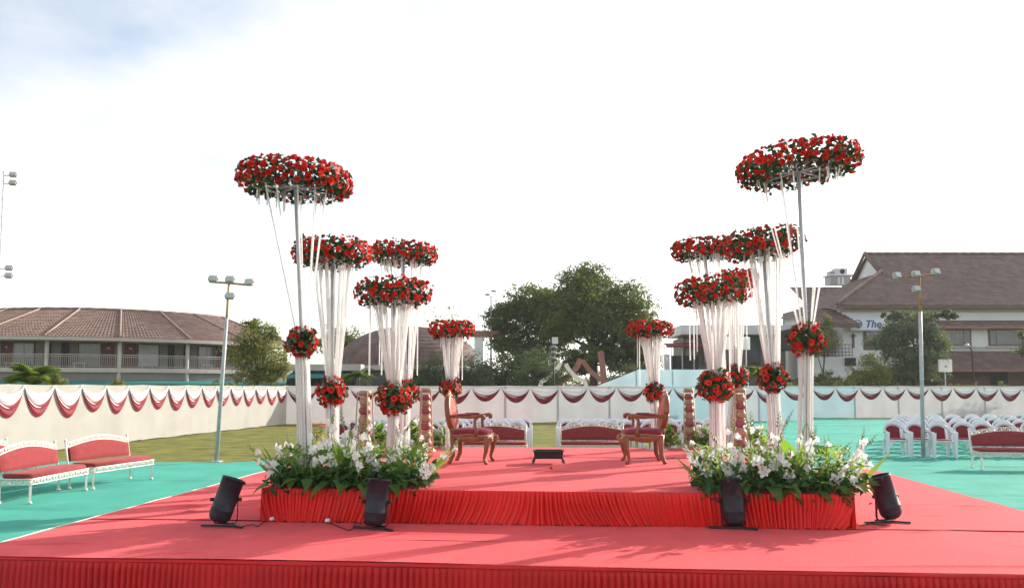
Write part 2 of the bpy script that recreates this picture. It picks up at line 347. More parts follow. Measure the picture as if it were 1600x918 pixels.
# pale edging cord along the left edge
mb = MB(); mb.tube([(SXL-.012, (SYB-SYF)*i/30, Z1+.008+.003*math.sin(i*1.7)) for i in range(31)], .005, 6); mb.build('edge_cord', M['ivory'], low)
UYF, UYB = G(870, 819.5, Z1).y, G(870, 699, Z2).y
def GX(px, Y, z):                        # x where the sight column px crosses the line y = Y on level z
    lo, hi = 640.0, 1200.0
    for _ in range(50):
        m_ = (lo+hi)/2
        if G(px, m_, z).y > Y: lo = m_
        else: hi = m_
    return G(px, lo, z).x
UXL, UXR = GX(410, UYF, Z1), GX(1334, UYF, Z1)
up = thing('upper_stage', 'raised red carpeted platform with gathered bright red satin skirt', 'stage', (0, UYF, Z1))
mb = MB(); mb.box(((UXL+UXR)/2, (UYB-UYF)/2, (Z2-Z1)/2-.005), (UXR-UXL-.12, UYB-UYF-.12, Z2-Z1-.03)); mb.build('platform', M['dark'], up)
deck(up, UXL, UXR, 0, UYB-UYF, Z2-Z1, 3, M['carpet'])
UW = UXR-UXL; UH = Z2-Z1
def upskirt(u, v):
    x = UXL+UW*u
    sh = .13*math.sin(x*1.3+.6)+.06*math.sin(x*3.1+1)+.012*math.sin(x*11)
    xs = x-sh*v*(.4+.6*v)
    p = 2*math.pi*xs/.047+2.2*math.sin(xs*1.7)+1.3*math.sin(xs*6.1)
    env = .55+.45*math.sin(xs*3.3+1.2)
    a = (.014+.024*env)*min(1, .30+v*2.2)
    taper = -.10*v*v*max(0, (u-.93)/.07)
    return (x+taper+.012*math.sin(p*.5)*v, -.014-a*.75*(fold(p)+.45*fold(p*.53+1.7))-.018*v*math.sin(xs*2.1+v*2)-.02*v, UH*(1-v)+.006-.01*math.sin(math.pi*v)+(0 if v < .5 else .008*math.sin(p*.31)*v))
mb = MB(); mb.grid(upskirt, 1700, 16); mb.build('skirt', M['skirt'], up)
for sx, x in ((-1, UXL), (1, UXR)):
    mb = MB(); mb.grid(lambda u, v: (x+sx*(.012+.014*(.3+v)*pleat(2*math.pi*u*110+2*v*math.sin(u*20), 1)), (UYB-UYF)*u-.01, UH*(1-v)+.004), 700, 7); mb.build('skirt', M['skirt'], up)
mb = MB(); mb.grid(lambda u, v: (UXL+UW*u, (UYB-UYF)+.012+.014*(.3+v)*pleat(2*math.pi*u*110, 1), UH*(1-v)+.004), 500, 4); mb.build('skirt', M['skirt'], up)
# ------------------------------------------------------------------ cloth fences
def fence(name, label, A, B, panel, swag, blue=(), H=1.87, inside=1, cloth='white_cloth', dp=.93):
    A, B = Vector((A.x, A.y, 0)), Vector((B.x, B.y, 0)); e = (B-A); Ln = e.length; e.normalize()
    root = thing(name, label, 'fence', A, math.atan2(e.y, e.x))
    n = max(1, round(Ln/panel)); pw = Ln/n
    for k in range(n):
        ph = random.random()*6
        def fn(u, v):
            x = pw*k+pw*u
            sag = .02*math.sin(math.pi*u)*v
            return (x, .014*math.sin(x*3.1+v*2+ph)*math.sin(math.pi*u)+.012*math.sin(x*9+ph*2)*(1-v)*math.sin(math.pi*u), .02+(H-.02)*v-sag+.012*math.sin(u*9+ph)*(1-v))
        mb = MB(); mb.grid(fn, 14, 8); mb.build('cloth_panel', M['blue_cloth'] if k in blue else M[cloth], root)
    for k in range(n+1):
        mb = MB(); mb.tube([(pw*k, .05*inside, -.02), (pw*k, .05*inside, H+.015)], .028, 8); mb.build('post', M['post'], root)
    mb = MB(); mb.tube([(0, .05*inside, H-.05), (Ln, .05*inside, H-.05)], .018, 6); mb.build('top_rail', M['post'], root)
    ns = max(1, round(Ln/swag)); sw = Ln/ns; y0 = -.03*inside
    for k in range(ns):
        dr = dp*random.uniform(.86, 1.08); sk = random.uniform(-.14, .14); x0 = sw*k
        def cur(u): return (4*u*(1-u))**.76 * (1+sk*(u-.5)*2)
        def wf(u, v):
            t = cur(u); top = .26*t; bot = (.63*dr)*t+.03
            z = H-.01-(top+(bot-top)*v); pl = .022*math.sin(v*13+1.2*math.sin(u*5))*t
            return (x0+sw*u, y0-inside*(.030*t*math.sin(math.pi*v)+pl+.012), z)
        def rf(u, v):
            t = cur(u); top = .56*dr*t; bot = .88*dr*t+.05
            z = H-.015-(top+(bot-top)*v); pl = .018*math.sin(v*11+1.1*math.sin(u*4+1))*t
            return (x0+sw*(.012+.976*u), y0-inside*(.022*t*math.sin(math.pi*v)+pl+.004), z)
        mb = MB(); mb.grid(wf, 18, 12); s = mb.build('white_swag', M['white_swag'], root)
        mb = MB(); mb.grid(rf, 18, 8); mb.build('red_swag', M['red_swag'], root)
    return root
FA, FB = G(-150, 729.5), G(447, 662)
fence('cloth_fence', 'cream cloth fence with red and white swags running along the lawn at left', FA, FB, 2.9, 1.18, inside=1, cloth='cream_cloth', dp=1.0)
FC = G(1264, 657)
fence('cloth_fence', 'long cloth fence across the back with maroon and white swags, partly pale blue', FB, FC, 2.85, 1.5, blue=(7, 9, 10), inside=1)
FD, FE = G(1269, 652.5), G(1740, 651)
fence('cloth_fence', 'whitish cloth fence with maroon swags behind the white chairs at right', FD, FE, 2.75, 1.5, blue=(0,), inside=1)
# the pale blue sheet that stands higher behind the back fence
p0, p1 = P(925, 605, 45), P(1170, 605, 45); p0.z = p1.z = 0; e = (p1-p0).normalized(); Ln = (p1-p0).length
r = thing('blue_cloth_screen', 'pale blue cloth screen rising above the back fence beside the big tree', 'screen', p0, math.atan2(e.y, e.x))
hz = (605-577)/FPX*45+EYE
mb = MB(); mb.grid(lambda u, v: (Ln*u, .03*math.sin(u*30+v), v*(hz if u > .30 else 1.75+(hz-1.75)*max(0, u)/.30)), 40, 6); mb.build('cloth_panel', M['blue_cloth'], r)
for k in range(4): mb = MB(); x = Ln*(.3+.7*k/3)-.05; mb.tube([(x, .08, 0), (x, .08, hz)], .03, 8); mb.build('post', M['post'], r)
# ================================================================== BUILDINGS
def stepped(profile_fn, rows, seg_fn): pass
# ---- left: curved two-storey block with balcony
C0 = PG(185, 605, 61); away = Vector((C0.x, C0.y, 0)).normalized(); side = Vector((away.y, -away.x, 0))
RB = 20.0; OC = C0 + away*RB
lb = thing('curved_guest_block', 'long curved two storey building with brown tiled roof and balcony at left', 'building', OC, math.atan2(side.y, side.x))
def arc(r, th, z): return (r*math.sin(th), -r*math.cos(th), z)
T0, T1 = R_(-78), R_(46)
zf = 3.3; ze = (605-527)/FPX*60+EYE; zr = (605-485)/FPX*67.5+EYE
def ring_strip(mb, r0, z0, r1, z1, t0=T0, t1=T1, n=60, m=0, smooth=False):
    mb.grid(lambda u, v: arc(r0+(r1-r0)*v, t0+(t1-t0)*u, z0+(z1-z0)*v), n, 1, m, smooth)
nrow = 18; mb = MB()
for k in range(nrow):
    a, b = k/nrow, (k+1)/nrow
    ra, rb_ = RB+.5-(8.0)*a, RB+.5-8.0*b
    za, zb = ze+(zr-ze)*a+.07, ze+(zr-ze)*b+.01
    nn = 330
    mb.grid(lambda u, v: arc(ra+(rb_-ra)*v, T0+(T1-T0)*u, za+(zb-za)*v+(.045 if int(round(u*nn)) % 2 else 0)), nn, 1, 0, False)
    mb.grid(lambda u, v: arc(ra, T0+(T1-T0)*u, za-.08+.08*v+(.045 if int(round(u*nn)) % 2 else 0)*v), nn, 1, 0, False)
mb.build('roof', M['tile'], lb)
mb = MB(); ring_strip(mb, RB-7.5, zr, RB-14, ze+.5, n=40); mb.build('roof_back', M['tile'], lb)
mb = MB(); mb.tube([arc(RB-7.5, T0+(T1-T0)*i/50, zr+.06+.03*(i % 2)) for i in range(51)], .14, 6); mb.build('ridge', M['tile'], lb)
bay = R_(14.4)
for k in range(-10, 7):
    th = bay*k/2 if False else bay*k*.5*2/2
ribs = [bay*k for k in range(-5, 4)]
for th in ribs:
    mb = MB(); mb.tube([arc(RB+.5-8*t, th, ze+(zr-ze)*t+.12) for t in (0, .25, .5, .75, 1)], .075, 6); mb.build('roof_rib', M['rib'], lb)
mb = MB(); ring_strip(mb, RB+.52, ze-.24, RB+.52, ze+.02); ring_strip(mb, RB+.52, ze-.24, RB-2.4, ze-.24); mb.build('fascia', M['trim'], lb)
mb = MB(); ring_strip(mb, RB-2.2, 0, RB-2.2, ze-.2); mb.build('wall', M['wall_grey'], lb)
mb = MB()
for (ra, rb_, za, zb) in ((RB-2.2, RB+.1, zf, zf), (RB+.1, RB+.1, zf-.35, zf), (RB+.1, RB-2.2, zf-.35, zf-.35)): ring_strip(mb, ra, za, rb_, zb)
mb.build('balcony_slab', M['trim'], lb)
mb = MB(); ring_strip(mb, RB-.1, zf-1.0, RB-.1, zf-.352); mb.build('beam_band', M['wall_grey'], lb)
mb = MB(); ring_strip(mb, RB-.1, 2.30, RB+.9, 2.12); ring_strip(mb, RB+.9, 1.98, RB+.9, 2.12); mb.build('awning', M['teal'], lb)
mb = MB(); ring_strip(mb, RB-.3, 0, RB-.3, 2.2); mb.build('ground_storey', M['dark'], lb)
for th in ribs:
    mb = MB(); mb.tube([arc(RB-.12, th, 0), arc(RB-.12, th, ze-.22)], .16, 8); mb.build('column', M['trim'], lb)
for k in range(-5, 3):
    t0, t1 = bay*k, bay*(k+1)
    mb = MB(); mb.tube([arc(RB-.02, t0+(t1-t0)*i/8, zf+1.0) for i in range(9)], .035, 6); mb.tube([arc(RB-.02, t0+(t1-t0)*i/8, zf+.86) for i in range(9)], .02, 6); mb.tube([arc(RB-.02, t0+(t1-t0)*i/8, zf+.10) for i in range(9)], .02, 6)
    rl = mb.build('railing', M['trim'], lb)
    mb = MB()
    for i in range(1, 36):
        x, y, z = arc(RB-.02, t0+(t1-t0)*i/36, zf+.5); mb.box((x, y, z), (.025, .025, .8))
    tag(mb.build('balusters', M['trim'], rl), kind='stuff')
    flip = k % 2
    def panel(name, s0, s1, z0, z1, m, r, par):
        mb = MB(); mb.grid(lambda u, v: arc(r, t0+(t1-t0)*(s0+(s1-s0)*u), z0+(z1-z0)*v), 4, 1, 0, False)
        return mb.build(name, m, par)
    def seg(s0, s1): return (1-s1, 1-s0) if flip else (s0, s1)
    s = seg(.08, .27); dr_ = panel('door', *s, zf, zf+2.05, M['door'], RB-2.15, lb); panel('number_plate', s[0]+.07, s[1]-.07, zf+1.55, zf+1.68, M['trim'], RB-2.12, dr_)
    s = seg(.28, .66); wn = panel('window', *s, zf+.1, zf+2.1, M['door'], RB-2.16, lb)
    s2 = seg(.31, .47); s3 = seg(.48, .63)
    panel('pane', *s2, zf+.2, zf+1.95, M['glass'] if k % 3 else M['curtain'], RB-2.12, wn); panel('pane', *s3, zf+.2, zf+1.95, M['curtain'] if k % 3 == 0 else M['glass'], RB-2.12, wn)
    mb = MB()
    for q in (seg(.305, .315), seg(.47, .48), seg(.63, .64)): mb.grid(lambda u, v: arc(RB-2.09, t0+(t1-t0)*(q[0]+(q[1]-q[0])*u), zf+.15+1.85*v), 1, 1)
    mb.build('frame', M['trim'], wn)
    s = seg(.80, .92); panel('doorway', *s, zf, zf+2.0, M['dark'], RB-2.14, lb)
    # balcony chair silhouettes: low tables
    x, y, z = arc(RB-1.0, t0+(t1-t0)*.42, zf+.25); mb = MB(); mb.box((x, y, z+.1), (.9, .5, .06)); mb.box((x-.35, y, z-.1), (.06, .4, .34)); mb.box((x+.35, y, z-.1), (.06, .4, .34)); mb.build('balcony_table', M['curtain'], lb)
# ---- covered walkway between the blocks
o = PG(455, 605, 62); wk = thing('covered_walkway', 'low grey covered walkway with teal awning between the curved block and domed hall', 'walkway', o, YAW)
WL = 105/FPX*62
mb = MB(); mb.box((WL/2, .5, 1.6), (WL, .3, 3.2)); mb.build('wall', M['wall_grey'], wk)
mb = MB(); mb.box((WL/2, 0, 3.35), (WL+.6, 1.6, .5)); mb.build('roof_slab', M['trim'], wk)
mb = MB(); mb.add([(0, .3, 3.0), (WL, .3, 3.0), (WL, -1.5, 2.7), (0, -1.5, 2.7), (0, -1.5, 2.5), (WL, -1.5, 2.5)], [(0, 3, 2, 1), (3, 4, 5, 2)]); mb.build('awning', M['teal'], wk)
for k in range(4): mb = MB(); mb.box((WL*(k+.15)/3.6, -.02, 1.3), (1.1, .5, 2.5)); mb.build('opening', M['dark'], wk)
# ---- domed hall
o = PG(640, 605, 72); dh = thing('domed_hall', 'round hall with low domed brown roof and pale eave behind the left flower stands', 'building', o, YAW)
er = 6.6; z0 = (605-577)/FPX*66+EYE; z1 = (605-511)/FPX*72+EYE
prof = []
for k in range(15):
    a, b = k/15, (k+1)/15
    q = lambda t: (er*math.cos(t*math.pi/2*.98), z0+.35+(z1-z0-.35)*math.sin(t*math.pi/2))
    r0, h0 = q(a); r1, h1 = q(b); prof += [(r0, h0+.05), (r1, h1)]
mb = MB(); mb.lathe(prof, 40, smooth=False); mb.build('roof', M['tile_dark'], dh)
mb = MB(); mb.lathe([(er-.6, z0-.05), (er+.12, z0-.05), (er+.12, z0+.36), (er-.3, z0+.4)], 40, smooth=False); mb.build('eave', M['trim'], dh)
mb = MB(); mb.lathe([(er-1, 0), (er-1, z0)], 40, smooth=False); mb.build('wall', M['wall_grey'], dh)
for k in range(7):
    a = R_(-150+k*20); mb = MB(); Mx = Matrix.Rotation(a, 4, 'Z'); mb.box((er-1, 0, 1.5), (.12, 1.3, 2.2), M=Mx); mb.build('window', M['glass'], dh)
# ---- gate post structure
o = PG(748, 605, 66); gp = thing('gateway', 'pale gateway column with brown beam left of the big tree', 'gateway', o, YAW)
mb = MB(); mb.box((0, 0, 3.1), (.75, .6, 6.2)); mb.build('column', M['wall_white'], gp)
mb = MB(); mb.box((.45, 0, 6.28), (2.6, .8, .5)); mb.build('beam', M['timber'], gp)
# ---- low pavilion, flat roof, right of centre
o = PG(1065, 605, 78); lp = thing('flat_roof_pavilion', 'grey flat roofed pavilion with a red canopy behind the right flower stands', 'building', o, YAW)
def lx(px, d=78.0, o0=1065): return (px-o0)/FPX*d
def hz_(py, d=78.0): return (605-py)/FPX*d+EYE
mb = MB(); mb.box((lx(1152), 3, hz_(515)), (lx(1240), 7, .95)); mb.build('roof_slab', M['wall_white'], lp)
mb = MB(); mb.box((lx(1155), 4, hz_(522)/2-.1), (lx(1228), 5, hz_(522)-.2)); mb.build('wall', M['wall_grey'], lp)
for a, b in ((1075, 1098), (1104, 1126), (1172, 1196)):
    f = MB(); f.box((lx((a+b)/2), 1.42, hz_(548)), (lx(b)-lx(a), .1, 2.6)); w_ = f.build('window', M['brown_trim'], lp); f = MB(); f.box((lx((a+b)/2), 1.36, hz_(548)), (lx(b)-lx(a)-.25, .08, 2.35)); f.build('pane', M['glass'], w_)
mb = MB(); mb.add([(-1.8, -1.6, hz_(541)), (3.2, -1.6, hz_(541)+.1), (3.2, 1, hz_(541)+.5), (-1.8, 1, hz_(541)+.4), (-1.8, -1.6, hz_(541)-.2), (3.2, -1.6, hz_(541)-.1)], [(0, 1, 2, 3), (0, 4, 5, 1)]); mb.build('canopy', M['red_swag'], lp)
for px in (1045, 1062, 1080, 1100): mb = MB(); mb.tube([(lx(px), -1.4, 0), (lx(px), -1.4, hz_(541))], .07, 6); mb.build('canopy_post', M['steel'], lp)
mb = MB(); mb.box((lx(1068), -.5, hz_(573)), (2.6, .5, 2.2)); mb.build('canopy_shade', M['dark'], lp)  # dark box set in as the shade under the canopy
for k in range(3): mb = MB(); mb.box((lx(1004+17*k), -1.2, hz_(556)/2), (.62, .5, hz_(537)-.9)); mb.build('pier', M['wall_white'], lp)
o = PG(1146, 605, 52); wb = thing('white_board', 'bright white hoarding board on two posts behind the right flower stands', 'board', o, YAW)
zc = (605-536)/FPX*52+EYE; mb = MB(); mb.box((0, 0, zc), (2.3, .06, .85)); mb.build('panel', M['white_board'], wb)
for x in (-.9, .9): mb = MB(); mb.tube([(x, .08, 0), (x, .08, zc+.3)], .04, 6); mb.build('post', M['steel'], wb)
# ---- right: white building with big tiled roof
D = 70.0
o = PG(1450, 605, D); rb = thing('white_hall', 'large white two storey building with broad brown tiled roof and blue sign at right', 'building', o, YAW)
def X(px, d=D): return (px-CX)/FPX*d-(1450-CX)/FPX*D
def Z(py, d=D): return (605-py)/FPX*d+EYE
xw0, xw1 = X(1320), X(1320)+34
ze = Z(476, 69); zr = Z(396, 77.5)
yE, yR = -1.0, 7.5
mb = MB(); mb.box(((xw0+xw1)/2, 7.5, ze/2), (xw1-xw0, 15, ze)); mb.build('wall', M['wall_white'], rb)
# main roof: front slope in courses, hip at the left end under a gablet
xe0 = xw0-.9; xg = X(1360, 77.5); nrow = 24; mb = MB()
yg = 4.3                                                # gablet foot
tg = (yg-yE)/(yR-yE)
for k in range(nrow):
    a, b = k/nrow, (k+1)/nrow
    def left(t): return xe0+(xg-xe0)*min(1, t/tg)
    ya, yb = yE+(yR-yE)*a, yE+(yR-yE)*b; za, zb = ze+(zr-ze)*a+.08, ze+(zr-ze)*b+.01
    mb.add([(left(a), ya, za), (xw1, ya, za), (xw1, yb, zb), (left(b), yb, zb), (left(a), ya, za-.07), (xw1, ya, za-.07)], [(0, 1, 2, 3), (4, 5, 1, 0)])
    if b <= tg+.02:                                     # the hip slope facing left
        bb = min(b, tg); xa, xb = left(a), left(bb); yf = lambda t: 2*yR-(yE+(yR-yE)*t)
        mb.add([(xa, ya, za), (xa, yf(a), za), (xb, yf(bb), zb), (xb, yE+(yR-yE)*bb, zb), (xa, ya, za-.07), (xa, yf(a), za-.07)], [(0, 3, 2, 1), (0, 1, 5, 4)])
mb.add([(xg, yR, zr), (xw1, yR, zr), (xw1, 2*yR-yE, ze), (xg, 2*yR-yE, ze)], [(0, 1, 2, 3)])
mb.build('roof', M['tile_dark'], rb)
zg = ze+(zr-ze)*tg; yb_ = 2*yR-yg
mb = MB(); mb.add([(xg+.25, yg+.1, zg-.1), (xg+.25, yb_-.1, zg-.1), (xg+.25, yR, zr-.05)], [(0, 2, 1)]); mb.build('gable', M['wall_white'], rb)
for y in (yg, yb_):
    mb = MB(); v = Vector((0, yR-y, zr-zg)); ln = v.length; an = math.atan2(v.z, v.y)
    mb.tube([(xg-.15, y-.35*(1 if y < yR else -1), zg-.3), (xg-.15, yR, zr+.12)], .26, 4, flat=(.7, 1.1)); mb.build('barge_board', M['brown_trim'], rb)
mb = MB(); mb.tube([(xg-.2+(xw1-xg)*i/60, yR, zr+.08+.03*(i % 2)) for i in range(61)], .16, 6); mb.build('ridge', M['tile_dark'], rb)
mb = MB(); mb.tube([(xe0+(xg-xe0)*i/24, yE+(yg-yE)*i/24, ze+(zg-ze)*i/24+.14+.03*(i % 2)) for i in range(25)], .17, 6); mb.build('hip_cap', M['tile'], rb)
mb = MB(); mb.box(((xe0+xw1)/2, yE+.08, ze-.14), (xw1-xe0, .16, .26)); mb.build('fascia', M['brown_trim'], rb)
mb = MB(); mb.box(((xe0+xw1)/2, -.06, ze-.42), (xw1-xw0, .12, .25)); mb.build('cornice', M['trim'], rb)
def pent(name, x0, x1, ztop, zbot, proj, rows, m):
    mb = MB()
    for k in range(rows):
        a, b = k/rows, (k+1)/rows; ya, yb = -proj*(1-a), -proj*(1-b)-.0; za, zb = zbot+(ztop-zbot)*a+.06, zbot+(ztop-zbot)*b
        mb.add([(x0, ya, za), (x1, ya, za), (x1, yb-.003, zb), (x0, yb-.003, zb), (x0, ya, za-.06), (x1, ya, za-.06)], [(0, 1, 2, 3), (4, 5, 1, 0)])
    q = mb.build(name, m, rb); mb = MB(); mb.box(((x0+x1)/2, -proj+.06, zbot-.12), (x1-x0, .12, .24)); mb.build('fascia', M['timber'], q)
pent('pent_roof', X(1462), xw1, Z(500), Z(510), 1.0, 3, M['tile_dark'])
pent('pent_roof', X(1400), xw1, Z(548), Z(577), 2.2, 9, M['tile_dark'])
for a, b in ((1456, 1520), (1547, 1612), (1640, 1700)):
    mb = MB(); mb.box((X((a+b)/2), -.03, (Z(513.5)+Z(540))/2), (X(b)-X(a), .1, Z(513.5)-Z(540))); wn = mb.build('window', M['brown_trim'], rb)
    w3 = (X(b)-X(a)); zc = (Z(513.5)+Z(540))/2; hh = Z(513.5)-Z(540)-.25
    for f0, f1 in ((.04, .17), (.19, .80), (.82, .96)):
        mb = MB(); mb.box((X(a)+w3*(f0+f1)/2, -.075, zc), (w3*(f1-f0), .03, hh)); mb.build('pane', M['glass'], wn)
    mb = MB(); mb.box((X((a+b)/2), -.1, Z(540)-.1), (w3+.5, .25, .14)); mb.build('sill', M['trim'], wn)
mb = MB(); mb.box((X(1375), -.03, Z(531)), (X(1400)-X(1353), .1, Z(515)-Z(546))); wn = mb.build('window', M['brown_trim'], rb); mb = MB(); mb.box((X(1375), -.075, Z(531)), (X(1396)-X(1357), .05, Z(517)-Z(544))); mb.build('pane', M['glass'], wn)
mb = MB(); mb.box(((X(1400)+xw1)/2, -.05, Z(543.5)), (xw1-X(1400), .14, .22)); mb.build('string_course', M['trim'], rb)
mb = MB(); mb.box(((X(1325)+xw1)/2, -.04, Z(582)/2+.1), (xw1-X(1325), .12, Z(579))); mb.build('ground_storey', M['brown_trim'], rb)
for px in (1385, 1452, 1560, 1640): mb = MB(); mb.box((X(px), -.12, Z(587)), (1.5, .1, 1.6)); mb.build('window', M['dark'], rb)
# wall lamp bracket left of the sign
mb = MB(); mb.box((X(1335), -.12, Z(532)), (.14, .12, 1.3)); mb.box((X(1335), -.16, Z(524.5)), (.42, .16, .1)); mb.build('wall_bracket', M['brown_trim'], rb)
# porch and balcony left of the wall
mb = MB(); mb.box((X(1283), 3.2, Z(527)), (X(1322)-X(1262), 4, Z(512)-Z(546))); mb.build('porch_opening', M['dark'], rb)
mb = MB(); mb.box((X(1290), .2, Z(560)/2), (X(1322)-X(1262), 3.6, Z(557))); mb.build('terrace_wall', M['wall_white'], rb)
pr = MB(); nr = 7
for k in range(nr):
    a, b = k/nr, (k+1)/nr; x0, x1 = X(1255), X(1332); ya, yb = -1.9+3*a, -1.9+3*b; za, zb = Z(508)+1.5*a+.07, Z(508)+1.5*b
    pr.add([(x0, ya, za), (x1-.8*a, ya, za), (x1-.8*b, yb, zb), (x0, yb, zb), (x0, ya, za-.07), (x1-.8*a, ya, za-.07)], [(0, 1, 2, 3), (4, 5, 1, 0)])
pq = pr.build('porch_roof', M['tile_dark'], rb)
mb = MB(); mb.box(((X(1255)+X(1332))/2, -1.85, Z(510)-.05), (X(1332)-X(1255), .12, .35)); mb.build('fascia', M['brown_trim'], pq)
mb = MB()
for t in (0, .3, .6, .95): mb.tube([(X(1265), -1.55, Z(556)+t*1.0), (X(1322), -1.55, Z(556)+t*1.0)], .03, 5)
for k in range(12): mb.tube([(X(1265)+(X(1322)-X(1265))*k/11, -1.55, Z(556)-.1), (X(1265)+(X(1322)-X(1265))*k/11, -1.55, Z(556)+.96)], .025, 5)
mb.build('railing', M['brown_trim'], rb)
# left wing behind, with its own roof
d2 = 84.0
def X2(px): return (px-CX)/FPX*d2-(1450-CX)/FPX*D
mb = MB(); mb.box(((X2(1266)+X2(1345))/2, 18, Z(478, d2)/2), (X2(1345)-X2(1266), 8, Z(478, d2))); mb.build('wing_wall', M['wall_grey'], rb)
mb = MB(); nr = 12
for k in range(nr):
    a, b = k/nr, (k+1)/nr; x0, x1 = X2(1262)+3.2*a*0, X2(1350); ya, yb = 13+6*a, 13+6*b; z0_, z1_ = Z(482, 83), Z(447, 89); za, zb = z0_+(z1_-z0_)*a+.07, z0_+(z1_-z0_)*b
    mb.add([(x0, ya, za), (x1, ya, za), (x1, yb, zb), (x0, yb, zb), (x0, ya, za-.07), (x1, ya, za-.07)], [(0, 1, 2, 3), (4, 5, 1, 0)])
mb.build('wing_roof', M['tile_dark'], rb)
# wall louvre box of the terrace
mb = MB(); mb.box((X(1317), -1.75, Z(566)), (.9, .2, .7)); mb.build('louvre', M['dark'], rb)
# sign
sg = thing('blue_sign', 'pale sign board with blue round emblem and lettering on the white building', 'sign', P(1367, 506, 69.6), YAW)
W = 76/FPX*69.6; H_ = 18/FPX*69.6
mb = MB(); mb.box((0, 0, 0), (W, .14, H_)); mb.build('board', M['sign'], sg)
mb = MB(); mb.box((0, -.02, -H_/2-.05), (W+.3, .3, .1)); mb.build('ledge', M['trim'], sg)
mb = MB(); Mx = Matrix.Translation((-W/2+.62, -.085, 0)) @ Matrix.Rotation(R_(90), 4, 'X'); mb.torus(.34, .045, 24, 6, M=Mx)
for x in (-.16, .0, .16): mb.torus(.085, .025, 12, 5, M=Matrix.Translation((-W/2+.62+x, -.085, 0)) @ Matrix.Rotation(R_(90), 4, 'X') @ Matrix.Scale(1.5, 4, (0, 1, 0)))
mb.build('emblem', M['ink'], sg)
cu = bpy.data.curves.new('lettering', 'FONT'); cu.body = 'The'; cu.size = .92; cu.shear = .25; cu.extrude = .02; cu.offset = .012
to = bpy.data.objects.new('lettering', cu); COL.objects.link(to); bpy.context.view_layer.update()
me = bpy.data.meshes.new_from_object(to.evaluated_get(bpy.context.evaluated_depsgraph_get())); bpy.data.objects.remove(to)
me.materials.clear(); me.materials.append(M['ink']); link('lettering', me, sg, (-W/2+1.2, -.095, -.3), (R_(90), 0, 0))
# air-conditioning units on the roof of the wing
ac = thing('roof_air_conditioner', 'white air conditioning unit on grey casing above the wing roof', 'air conditioner', P(1309, 447, 90), YAW)
q = 90/FPX
mb = MB(); mb.box((0, 0, 8*q), (32*q, 1.6, 13*q)); mb.build('casing', M['post'], ac)
for x in (-3*q, 3*q): mb = MB(); mb.box((x, -.86, 7*q), (4*q, .12, 12*q)); mb.build('duct', M['ac'], ac)
mb = MB(); mb.box((2*q, -.1, 16*q), (42*q, 1.9, 2.5*q)); mb.build('tray', M['ac'], ac)
mb = MB(); mb.box((3*q, 0, 22.5*q), (20*q, 1.0, 10*q)); un = mb.build('unit', M['ac'], ac)
mb = MB(); mb.lathe([(3.8*q, 0), (3.8*q, .05), (2.9*q, .06)], 18, M=Matrix.Translation((5*q, -.5, 22.5*q)) @ Matrix.Rotation(R_(90), 4, 'X')); mb.build('fan', M['dark'], un)
mb = MB(); mb.box((-11.5*q, 0, 20*q), (6*q, .9, 6*q)); mb.build('unit', M['post'], ac)
# person on the terrace: one skinned figure
def person():
    o = P(1291, 555, 69.0); root = thing('person', 'person in pale blue shirt standing on the terrace of the white building', 'person', (o.x, o.y, Z(556, 69)-.25), YAW)
    vs = [(0, 0, .92), (0, 0, 1.15), (0, .02, 1.40), (0, .01, 1.52), (0, -.01, 1.63), (0, -.01, 1.73), (.19, 0, 1.40), (.24, -.02, 1.13), (.22, -.14, .92), (.21, -.2, .86), (-.19, 0, 1.40), (-.25, 0, 1.13), (-.24, -.10, .90), (-.23, -.15, .84),
          (.10, 0, .86), (.11, -.01, .48), (.11, .02, .08), (.12, -.12, .03), (-.10, 0, .86), (-.11, -.01, .48), (-.11, .02, .08), (-.12, -.12, .03)]
    ed = [(0, 1), (1, 2), (2, 3), (3, 4), (4, 5), (2, 6), (6, 7), (7, 8), (8, 9), (2, 10), (10, 11), (11, 12), (12, 13), (0, 14), (14, 15), (15, 16), (16, 17), (0, 18), (18, 19), (19, 20), (20, 21)]
    rad = [.15, .14, .16, .06, .09, .085, .07, .055, .04, .04, .07, .055, .04, .04, .10, .07, .05, .045, .10, .07, .05, .045]
    me = bpy.data.meshes.new('body'); me.from_pydata(vs, ed, []); ob = bpy.data.objects.new('body', me); COL.objects.link(ob)
    sk = ob.modifiers.new('s', 'SKIN'); sd = ob.modifiers.new('d', 'SUBSURF'); sd.levels = sd.render_levels = 1
    for i, r_ in enumerate(rad): me.skin_vertices[0].data[i].radius = (r_, r_*.8)
    me.skin_vertices[0].data[0].use_root = True
    bpy.context.view_layer.update(); m2 = bpy.data.meshes.new_from_object(ob.evaluated_get(bpy.context.evaluated_depsgraph_get())); bpy.data.objects.remove(ob)
    m2.materials.clear()
    for k in ('shirt', 'trouser', 'skin', 'hair'): m2.materials.append(M[k])
    for p in m2.polygons:
        z = p.center.z; ax = abs(p.center.x)
        p.material_index = 3 if (z > 1.68 or (z > 1.58 and p.center.y > .02)) else 2 if (z > 1.5 or (ax > .19 and z < 1.12 and p.center.y < -.03)) else 0 if z > .9 else 1
        p.use_smooth = True
    link('body', m2, root)
person()
